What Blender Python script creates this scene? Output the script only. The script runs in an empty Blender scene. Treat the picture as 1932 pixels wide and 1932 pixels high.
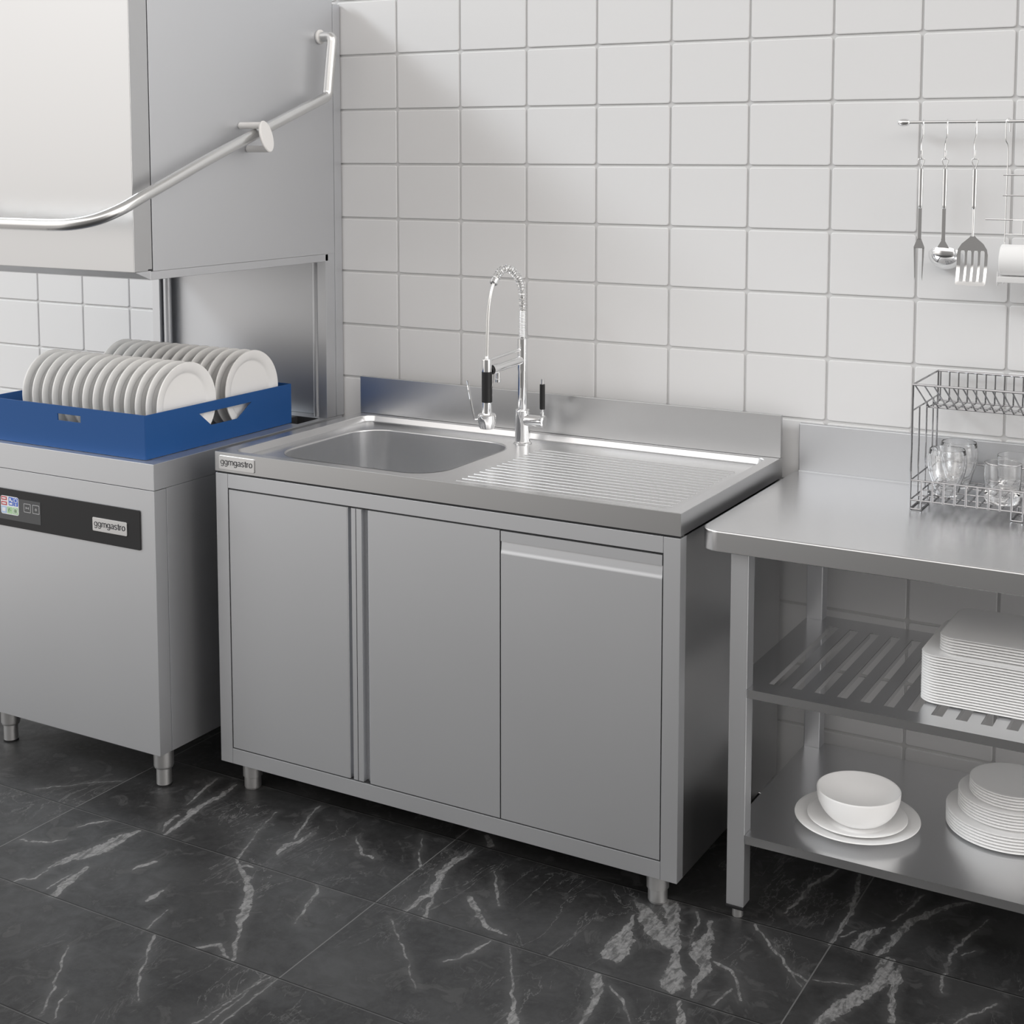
import bpy, bmesh, math, random
import numpy as np
from mathutils import Vector, Matrix

random.seed(7)
C = bpy.context.scene.collection
scene = bpy.context.scene

# ------------------------------------------------------------------ camera
cam_data = bpy.data.cameras.new('camera')
cam = bpy.data.objects.new('camera', cam_data)
C.objects.link(cam)
cam.location = (2.1938, -3.2183, 1.5564)
cam.rotation_euler = (math.radians(90) - 0.0937, 0.0, 0.5185)
cam_data.sensor_fit = 'HORIZONTAL'
cam_data.sensor_width = 36.0
cam_data.lens = 2695.2 / 1932 * 36.0
cam_data.shift_y = -(966 - 542.7) / 1932
cam_data.clip_start = 0.05
scene.camera = cam

# ------------------------------------------------------------------ world: soft studio sky, brighter overhead and to the left
world = bpy.data.worlds.new('world')
scene.world = world
world.use_nodes = True
nt = world.node_tree
nt.nodes.clear()
out = nt.nodes.new('ShaderNodeOutputWorld')
bg = nt.nodes.new('ShaderNodeBackground')
tc = nt.nodes.new('ShaderNodeTexCoord')
sep = nt.nodes.new('ShaderNodeSeparateXYZ')
nt.links.new(tc.outputs['Generated'], sep.inputs[0])
def wmap(src, a0, a1, b0, b1):
    n = nt.nodes.new('ShaderNodeMapRange'); n.interpolation_type = 'SMOOTHSTEP'
    n.inputs['From Min'].default_value = a0; n.inputs['From Max'].default_value = a1
    n.inputs['To Min'].default_value = b0; n.inputs['To Max'].default_value = b1
    nt.links.new(src, n.inputs['Value']); return n.outputs[0]
def wmath(op, p, q):
    n = nt.nodes.new('ShaderNodeMath'); n.operation = op
    for k, v in enumerate((p, q)):
        if isinstance(v, float): n.inputs[k].default_value = v
        else: nt.links.new(v, n.inputs[k])
    return n.outputs[0]
Zd, Xd = sep.outputs['Z'], sep.outputs['X']
right = wmap(Xd, 0.45, 0.90, 0.0, 0.95)
left = wmap(Xd, -0.80, -0.50, -0.66, 0.0)
band = wmath('MULTIPLY', wmap(Zd, -0.26, 0.05, 0.27, 1.0), wmap(Zd, 0.50, 0.80, 1.0, 0.15))      # bright room from eye level up
dot = nt.nodes.new('ShaderNodeVectorMath'); dot.operation = 'DOT_PRODUCT'
dot.inputs[1].default_value = (0.30, -0.954, 0.0)
nt.links.new(tc.outputs['Generated'], dot.inputs[0])
front = wmath('MAXIMUM', wmap(dot.outputs['Value'], 0.42, 0.86, 1.0, 0.06), wmap(Zd, 0.20, 0.45, 0.0, 0.95))   # the far side of the room, straight ahead of the sink, is dark at eye level
total = wmath('ADD', wmath('MULTIPLY', wmath('MULTIPLY', band, front), wmath('ADD', wmath('ADD', left, right), 1.58)), 0.14)
bg.inputs['Color'].default_value = (1.0, 0.963, 0.928, 1)
nt.links.new(total, bg.inputs['Strength'])
nt.links.new(bg.outputs[0], out.inputs[0])

# ------------------------------------------------------------------ daylight from a wide window far off at the upper left front
win_d = bpy.data.lights.new('window_light', 'AREA')
win_d.shape = 'RECTANGLE'; win_d.size = 4.6; win_d.size_y = 1.3
win_d.energy = 415.0; win_d.color = (0.90, 0.96, 1.0)
win = bpy.data.objects.new('window_light', win_d); C.objects.link(win)
KD = Vector((1.22, 0.9, -0.93)).normalized()
win.location = Vector((0.6, -0.1, 1.1)) - KD * 12.0
win.rotation_euler = KD.to_track_quat('-Z', 'Y').to_euler()

scene.cycles.max_bounces = 24
scene.cycles.diffuse_bounces = 8
scene.cycles.glossy_bounces = 10
scene.cycles.transmission_bounces = 20
scene.view_settings.view_transform = 'Standard'
scene.view_settings.look = 'None'
scene.view_settings.gamma = 1.0
scene.view_settings.use_curve_mapping = False
scene.view_settings.exposure = 0.35

# ------------------------------------------------------------------ materials
def mat(name, base=(0.8, 0.8, 0.8), metal=0.0, rough=0.5, spec=0.5, **kw):
    m = bpy.data.materials.new(name)
    m.use_nodes = True
    b = m.node_tree.nodes['Principled BSDF']
    b.inputs['Base Color'].default_value = (*base, 1)
    b.inputs['Metallic'].default_value = metal
    b.inputs['Roughness'].default_value = rough
    b.inputs['Specular IOR Level'].default_value = spec
    for k, v in kw.items():
        b.inputs[k.replace('_', ' ')].default_value = v
    return m

def noise_rough(m, scale, lo, hi, stretch=(1, 1, 1)):
    t = m.node_tree; b = t.nodes['Principled BSDF']
    co = t.nodes.new('ShaderNodeTexCoord'); mp = t.nodes.new('ShaderNodeMapping')
    mp.inputs['Scale'].default_value = stretch
    n = t.nodes.new('ShaderNodeTexNoise'); n.inputs['Scale'].default_value = scale
    n.inputs['Detail'].default_value = 4
    r = t.nodes.new('ShaderNodeMapRange')
    r.inputs['From Min'].default_value = 0.3; r.inputs['From Max'].default_value = 0.7
    r.inputs['To Min'].default_value = lo; r.inputs['To Max'].default_value = hi
    t.links.new(co.outputs['Object'], mp.inputs[0]); t.links.new(mp.outputs[0], n.inputs['Vector'])
    t.links.new(n.outputs[0], r.inputs[0]); t.links.new(r.outputs[0], b.inputs['Roughness'])
    return m

STEEL = noise_rough(mat('brushed_steel', (0.655, 0.665, 0.685), 1.0, 0.48), 0.9, 0.465, 0.50)
STEEL_SATIN = noise_rough(mat('satin_steel', (0.74, 0.745, 0.755), 1.0, 0.27), 0.9, 0.25, 0.28)
STEEL_TUBE = mat('tube_steel', (0.74, 0.74, 0.735), 1.0, 0.26)
HOOD_STEEL = mat('hood_front_steel', (0.60, 0.603, 0.608), 1.0, 0.30)
LEG_STEEL = mat('turned_leg_steel', (0.80, 0.80, 0.80), 1.0, 0.40)
CHROME = mat('chrome', (0.86, 0.865, 0.87), 1.0, 0.04)
WIRE = mat('wire_chrome', (0.34, 0.34, 0.35), 1.0, 0.12)
CERAMIC = mat('white_ceramic', (0.83, 0.825, 0.815), 0.0, 0.28, 0.5)
CERAMIC_MATT = mat('white_stoneware', (0.95, 0.95, 0.95), 0.0, 0.45, 0.4)
BLUE = mat('blue_plastic', (0.013, 0.075, 0.245), 0.0, 0.5, 0.3)
BLACK = mat('black_rubber', (0.012, 0.012, 0.013), 0.0, 0.45, 0.4)
PANEL = mat('black_panel', (0.016, 0.016, 0.017), 0.0, 0.5, 0.4)
SCREEN = mat('grey_glass_screen', (0.07, 0.072, 0.075), 0.0, 0.25, 0.5)
WHITE_PLASTIC = mat('white_plastic', (0.80, 0.79, 0.78), 0.0, 0.45, 0.4)
PAPER = mat('white_paper', (0.84, 0.84, 0.84), 0.0, 0.8, 0.2)
PLATE_METAL = noise_rough(mat('bright_badge', (0.80, 0.80, 0.80), 1.0, 0.3), 8.0, 0.24, 0.40)
INK = mat('dark_ink', (0.05, 0.05, 0.055), 0.0, 0.5, 0.3)
DARK_IN = mat('dark_wash_tank', (0.10, 0.10, 0.105), 0.6, 0.4)
TILE = mat('glazed_white_tile', (0.745, 0.745, 0.75), 0.0, 0.45, 0.35)
GROUT = mat('grey_grout', (0.63, 0.63, 0.63), 0.0, 0.85, 0.2)
def flat(name, c):
    return mat(name, c, 0.0, 0.4, 0.4)
ICON_WHITE = flat('icon_white', (0.75, 0.76, 0.78))
ICON_RED = flat('icon_red', (0.50, 0.09, 0.10))
ICON_BLUE = flat('icon_blue', (0.08, 0.16, 0.55))
ICON_LIGHT = flat('icon_light_blue', (0.42, 0.56, 0.76))
ICON_GREEN = flat('icon_green', (0.40, 0.60, 0.36))
GLASS = mat('clear_glass', (1, 1, 1), 0.0, 0.0, 0.5)
GLASS.node_tree.nodes['Principled BSDF'].inputs['Transmission Weight'].default_value = 1.0
GLASS.node_tree.nodes['Principled BSDF'].inputs['IOR'].default_value = 1.46

# ------------------------------------------------------------------ mesh helpers
def new_bm():
    return bmesh.new()

def merge(dst, src):
    me = bpy.data.meshes.new('tmp'); src.to_mesh(me); src.free()
    dst.from_mesh(me); bpy.data.meshes.remove(me)

def box(bm, x0, x1, y0, y1, z0, z1, bev=0.0, seg=2):
    t = bmesh.new()
    bmesh.ops.create_cube(t, size=1.0)
    bmesh.ops.scale(t, vec=(x1 - x0, y1 - y0, z1 - z0), verts=t.verts)
    bmesh.ops.translate(t, vec=((x0 + x1) / 2, (y0 + y1) / 2, (z0 + z1) / 2), verts=t.verts)
    if bev > 0:
        bmesh.ops.bevel(t, geom=list(t.edges), offset=bev, segments=seg, profile=0.5, affect='EDGES')
    merge(bm, t)
    return bm

def cyl(bm, p0, p1, r0, r1=None, n=32, bev=0.0):
    r1 = r0 if r1 is None else r1
    p0, p1 = Vector(p0), Vector(p1)
    d = p1 - p0; L = d.length
    prof = [(0, 0), (r0 - bev, 0)] + ([(r0, bev)] if bev else []) + ([(r1, L - bev)] if bev else [(r0, 0), (r1, L)][1:]) + [(r1 - bev, L), (0, L)]
    return lathe(bm, prof, n, Matrix.Translation(p0) @ d.to_track_quat('Z', 'Y').to_matrix().to_4x4())

def lathe(bm, prof, n=48, M=None):
    t = bmesh.new()
    rings = []
    for (r, z) in prof:
        if r < 1e-7:
            rings.append([t.verts.new((0, 0, z))])
        else:
            rings.append([t.verts.new((r * math.cos(2 * math.pi * i / n), r * math.sin(2 * math.pi * i / n), z)) for i in range(n)])
    for a, b in zip(rings, rings[1:]):
        if len(a) == 1 and len(b) == 1:
            continue
        for i in range(n):
            j = (i + 1) % n
            if len(a) == 1:
                t.faces.new((a[0], b[j], b[i]))
            elif len(b) == 1:
                t.faces.new((a[i], a[j], b[0]))
            else:
                t.faces.new((a[i], a[j], b[j], b[i]))
    bmesh.ops.recalc_face_normals(t, faces=t.faces)
    if M is not None:
        bmesh.ops.transform(t, matrix=M, verts=t.verts)
    merge(bm, t)
    return bm

def tube(bm, pts, r, n=12, closed=False, cap=True):
    pts = [Vector(p) for p in pts]
    N = len(pts)
    t = bmesh.new()
    tang = []
    for i in range(N):
        if closed:
            a, b = pts[(i - 1) % N], pts[(i + 1) % N]
        else:
            a, b = pts[max(i - 1, 0)], pts[min(i + 1, N - 1)]
        tang.append((b - a).normalized())
    up = Vector((0, 0, 1)) if abs(tang[0].z) < 0.9 else Vector((1, 0, 0))
    u = (up - tang[0] * up.dot(tang[0])).normalized()
    rings = []
    for i in range(N):
        tg = tang[i]
        u = (u - tg * u.dot(tg)).normalized()
        v = tg.cross(u)
        rr = r[i] if isinstance(r, (list, tuple)) else r
        # keep tube width at mitred corners
        if 0 < i < N - 1:
            c = max(0.5, (pts[i] - pts[i - 1]).normalized().dot(tg))
        else:
            c = 1.0
        rings.append([t.verts.new(pts[i] + (u * math.cos(2 * math.pi * k / n) + v * math.sin(2 * math.pi * k / n)) * rr / c ** 0.5) for k in range(n)])
    M = N if closed else N - 1
    for i in range(M):
        a, b = rings[i], rings[(i + 1) % N]
        for k in range(n):
            j = (k + 1) % n
            t.faces.new((a[k], a[j], b[j], b[k]))
    if cap and not closed:
        t.faces.new(rings[0]); t.faces.new(list(reversed(rings[-1])))
    bmesh.ops.recalc_face_normals(t, faces=t.faces)
    merge(bm, t)
    return bm

def smooth_path(ctrl, n=10):
    ctrl = [Vector(c) for c in ctrl]
    P = [ctrl[0]] + ctrl + [ctrl[-1]]
    o = []
    for i in range(1, len(P) - 2):
        p0, p1, p2, p3 = P[i - 1], P[i], P[i + 1], P[i + 2]
        for k in range(n):
            t = k / n
            o.append(0.5 * ((2 * p1) + (p2 - p0) * t + (2 * p0 - 5 * p1 + 4 * p2 - p3) * t * t + (3 * p1 - p0 - 3 * p2 + p3) * t ** 3))
    o.append(ctrl[-1])
    return o

def round_corner_path(pts, rad, n=6):
    pts = [Vector(p) for p in pts]
    o = [pts[0]]
    for i in range(1, len(pts) - 1):
        a, b, c = pts[i - 1], pts[i], pts[i + 1]
        d1 = (a - b); d2 = (c - b)
        rr = min(rad, d1.length * 0.45, d2.length * 0.45)
        s, e = b + d1.normalized() * rr, b + d2.normalized() * rr
        for k in range(n + 1):
            t = k / n
            o.append((1 - t) ** 2 * s + 2 * t * (1 - t) * b + t * t * e)
    o.append(pts[-1])
    return o

def rrect(x0, x1, y0, y1, r, n=8):
    o = []
    for (cx, cy, a0) in ((x1 - r, y1 - r, 0), (x0 + r, y1 - r, 90), (x0 + r, y0 + r, 180), (x1 - r, y0 + r, 270)):
        for k in range(n + 1):
            a = math.radians(a0 + 90 * k / n)
            o.append((cx + r * math.cos(a), cy + r * math.sin(a)))
    return o

def prism(bm, poly, h0, h1, holes=(), M=None, bev=0.0):
    """polygon (x, y) with holes, extruded from h0 to h1 along z, then moved by M"""
    t = bmesh.new()
    es = []
    for loop in [poly] + list(holes):
        vs = [t.verts.new((p[0], p[1], h0)) for p in loop]
        es += [t.edges.new((vs[i], vs[(i + 1) % len(vs)])) for i in range(len(vs))]
    if holes:
        bmesh.ops.triangle_fill(t, use_beauty=True, use_dissolve=False, edges=es)
    else:
        t.faces.new(list(t.verts))
    g = bmesh.ops.extrude_face_region(t, geom=list(t.faces))
    vs = [e for e in g['geom'] if isinstance(e, bmesh.types.BMVert)]
    bmesh.ops.translate(t, vec=(0, 0, h1 - h0), verts=vs)
    bmesh.ops.recalc_face_normals(t, faces=t.faces)
    if bev > 0:
        ed = [e for e in t.edges if len(e.link_faces) == 2 and e.calc_face_angle(0) > 0.9]
        bmesh.ops.bevel(t, geom=ed, offset=bev, segments=2, profile=0.5, affect='EDGES')
    if M is not None:
        bmesh.ops.transform(t, matrix=M, verts=t.verts)
        bmesh.ops.recalc_face_normals(t, faces=t.faces)
    merge(bm, t)
    return bm

def loops_bridge(bm, loops, cap_last=False, cap_first=False):
    t = bmesh.new()
    R = [[t.verts.new(p) for p in L] for L in loops]
    for a, b in zip(R, R[1:]):
        n = len(a)
        for i in range(n):
            j = (i + 1) % n
            t.faces.new((a[i], a[j], b[j], b[i]))
    if cap_last: t.faces.new(R[-1])
    if cap_first: t.faces.new(list(reversed(R[0])))
    merge(bm, t)
    return bm

def obj(name, bm, material, parent=None, smooth=True, angle=35):
    """links the bmesh (built in world coordinates) as one mesh object, its coordinates made local to its parent"""
    off = Vector((0, 0, 0))
    p = parent
    while p is not None:
        off += p.location; p = p.parent
    if off.length > 0:
        bmesh.ops.translate(bm, vec=-off, verts=bm.verts)
    me = bpy.data.meshes.new(name)
    bm.to_mesh(me); bm.free()
    mats = material if isinstance(material, (list, tuple)) else [material]
    for m in mats:
        me.materials.append(m)
    if smooth:
        me.polygons.foreach_set('use_smooth', [True] * len(me.polygons))
        me.set_sharp_from_angle(angle=math.radians(angle))
    o = bpy.data.objects.new(name, me)
    C.objects.link(o)
    if smooth:
        wn = o.modifiers.new('weighted_normals', 'WEIGHTED_NORMAL'); wn.keep_sharp = True; wn.weight = 100
    if parent is not None:
        o.parent = parent
    return o

def thing(name, label, cat, loc=(0, 0, 0), group=None):
    o = bpy.data.objects.new(name, None)
    o.empty_display_size = 0.05
    C.objects.link(o)
    o.location = loc
    return tag(o, label, cat, group)

def tag(o, label, cat, group=None):
    o['label'] = label; o['category'] = cat
    if group: o['group'] = group
    return o

def single(name, bm, material, label, cat, loc, group=None, **kw):
    """a thing that is one mesh, with its origin at loc"""
    bmesh.ops.translate(bm, vec=-Vector(loc), verts=bm.verts)
    o = obj(name, bm, material, **kw)
    o.location = loc
    return tag(o, label, cat, group)

def dup(root, loc, label, group=None, rot=None):
    r = root.copy(); C.objects.link(r); r.location = loc
    if rot: r.rotation_euler = rot
    r['label'] = label
    if group: r['group'] = group
    for ch in list(root.children):
        c = ch.copy(); C.objects.link(c); c.parent = r
        for g in ch.children:
            d = g.copy(); C.objects.link(d); d.parent = c
    return r

def struct(name, bm, material, **kw):
    o = obj(name, bm, material, **kw); o['kind'] = 'structure'
    return o

def glyph(ch):
    """pen strokes of a plain sans serif letter, x height 1; returns (advance, strokes)"""
    def arc(cx, cy, rx, ry, a0, a1, n=14):
        return [(cx + rx * math.cos(math.radians(a0 + (a1 - a0) * k / n)), cy + ry * math.sin(math.radians(a0 + (a1 - a0) * k / n))) for k in range(n + 1)]
    if ch == 'o': return 1.06, [arc(.46, .5, .40, .46, 0, 360, 24)]
    if ch == 'g': return 1.08, [arc(.44, .52, .37, .43, 0, 360, 24), [(.83, .96), (.83, -.02)] + arc(.46, -.02, .37, .32, 0, -150, 10)]
    if ch == 'm': return 1.56, [[(.10, .0), (.10, .96)], arc(.42, .62, .31, .34, 170, 0, 8) + [(.73, .0)], arc(1.05, .62, .31, .34, 170, 0, 8) + [(1.36, .0)]]
    if ch == 'a': return 1.00, [arc(.43, .64, .33, .31, 155, 0, 8) + [(.76, .22), (.80, .02), (.86, .01)], [(.75, .56), (.38, .49)] + arc(.34, .26, .26, .22, 110, 285, 8) + [(.60, .12), (.75, .32)]]
    if ch == 's': return .92, [arc(.42, .71, .30, .24, 25, 190, 8) + [(.20, .56), (.62, .44)] + arc(.44, .26, .31, .24, 50, -155, 9)]
    if ch == 't': return .60, [[(.28, 1.26), (.28, .20)] + arc(.42, .18, .14, .15, 180, 285, 5), [(.04, .93), (.52, .93)]]
    if ch == 'r': return .66, [[(.12, .0), (.12, .96)], arc(.44, .56, .32, .38, 175, 80, 6)]

def text_mesh(body, width, M, material, name, parent):
    """raised lettering from flat pen strokes, centred on the drawing origin"""
    strokes, x = [], 0.0
    for ch in body:
        adv, st_ = glyph(ch)
        strokes += [[(px + x, py) for px, py in s_] for s_ in st_]
        x += adv
    sc = width / (x - .12)
    pen = .074
    bm = bmesh.new()
    for k, s_ in enumerate(strokes):
        pts = [Vector(((px - (x - .12) / 2) * sc, (py - .42) * sc)) for px, py in s_]
        closed = (pts[0] - pts[-1]).length < 1e-6
        if closed: pts = pts[:-1]
        N = len(pts); L, Rr = [], []
        for i_ in range(N):
            a_ = pts[(i_ - 1) % N] if closed or i_ > 0 else pts[i_]
            b_ = pts[(i_ + 1) % N] if closed or i_ < N - 1 else pts[i_]
            d = (b_ - a_).normalized(); n_ = Vector((-d.y, d.x)) * pen * sc
            L.append(pts[i_] + n_); Rr.append(pts[i_] - n_)
        h = .0006 + .00003 * k
        if closed:
            prism(bm, L, 0, h, holes=[Rr])
        else:
            prism(bm, L + Rr[::-1], 0, h)
    bmesh.ops.transform(bm, matrix=M, verts=bm.verts)
    bmesh.ops.recalc_face_normals(bm, faces=bm.faces)
    return obj(name, bm, material, parent, smooth=False)

# matrix that stands an (x, y) drawing up on a plane facing the room (-Y): drawing x -> world x, drawing y -> world z, extrusion -> towards room
def facing(yplane, x=0.0, z=0.0):
    return Matrix(((1, 0, 0, x), (0, 0, -1, yplane), (0, 1, 0, z), (0, 0, 0, 1)))
# same for a plane facing +X: drawing x -> world y, drawing y -> world z, extrusion -> +X
def facing_x(xplane):
    return Matrix(((0, 0, 1, xplane), (1, 0, 0, 0), (0, 1, 0, 0), (0, 0, 0, 1)))

# ================================================================== THE ROOM
TX, TZ, ZR = 0.2, 0.14816, 1.8225          # wall tile pitch and the height of one joint
bm = new_bm()
box(bm, -3.2, 3.6, 0.004, 0.12, -0.02, ZR + 7 * TZ)
for f in bm.faces: f.material_index = 1
nb = len(bm.faces)
tile = new_bm()
g = 0.0030
base = rrect(g, TX - g, g, TZ - g, 0.006, 3)
loops = [[(x, 0.005, z) for x, z in base],
         [(x, 0.0016, z) for x, z in base],
         [(x, 0.0005, z) for x, z in rrect(g + 0.0008, TX - g - 0.0008, g + 0.0008, TZ - g - 0.0008, 0.0055, 3)],
         [(x, 0.0, z) for x, z in rrect(g + 0.0026, TX - g - 0.0026, g + 0.0026, TZ - g - 0.0026, 0.004, 3)]]
loops_bridge(tile, loops, cap_last=True)
bmesh.ops.recalc_face_normals(tile, faces=tile.faces)
for f in tile.faces:
    if f.normal.y > 0.5: f.normal_flip()
tm = bpy.data.meshes.new('tile'); tile.to_mesh(tm); tile.free()
z0 = ZR - 13 * TZ
for i in range(-16, 18):
    for k in range(0, 20):
        n0 = len(bm.verts)
        bm.from_mesh(tm)
        bm.verts.ensure_lookup_table()
        bmesh.ops.translate(bm, vec=(i * TX, 0, z0 + k * TZ), verts=bm.verts[n0:])
# the lowest row is cut at the floor
geom = list(bm.verts) + list(bm.edges) + list(bm.faces)
bmesh.ops.bisect_plane(bm, geom=geom, plane_co=(0, 0, 0.001), plane_no=(0, 0, -1), clear_outer=True)
struct('wall_back', bm, [TILE, GROUT], angle=50)

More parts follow.
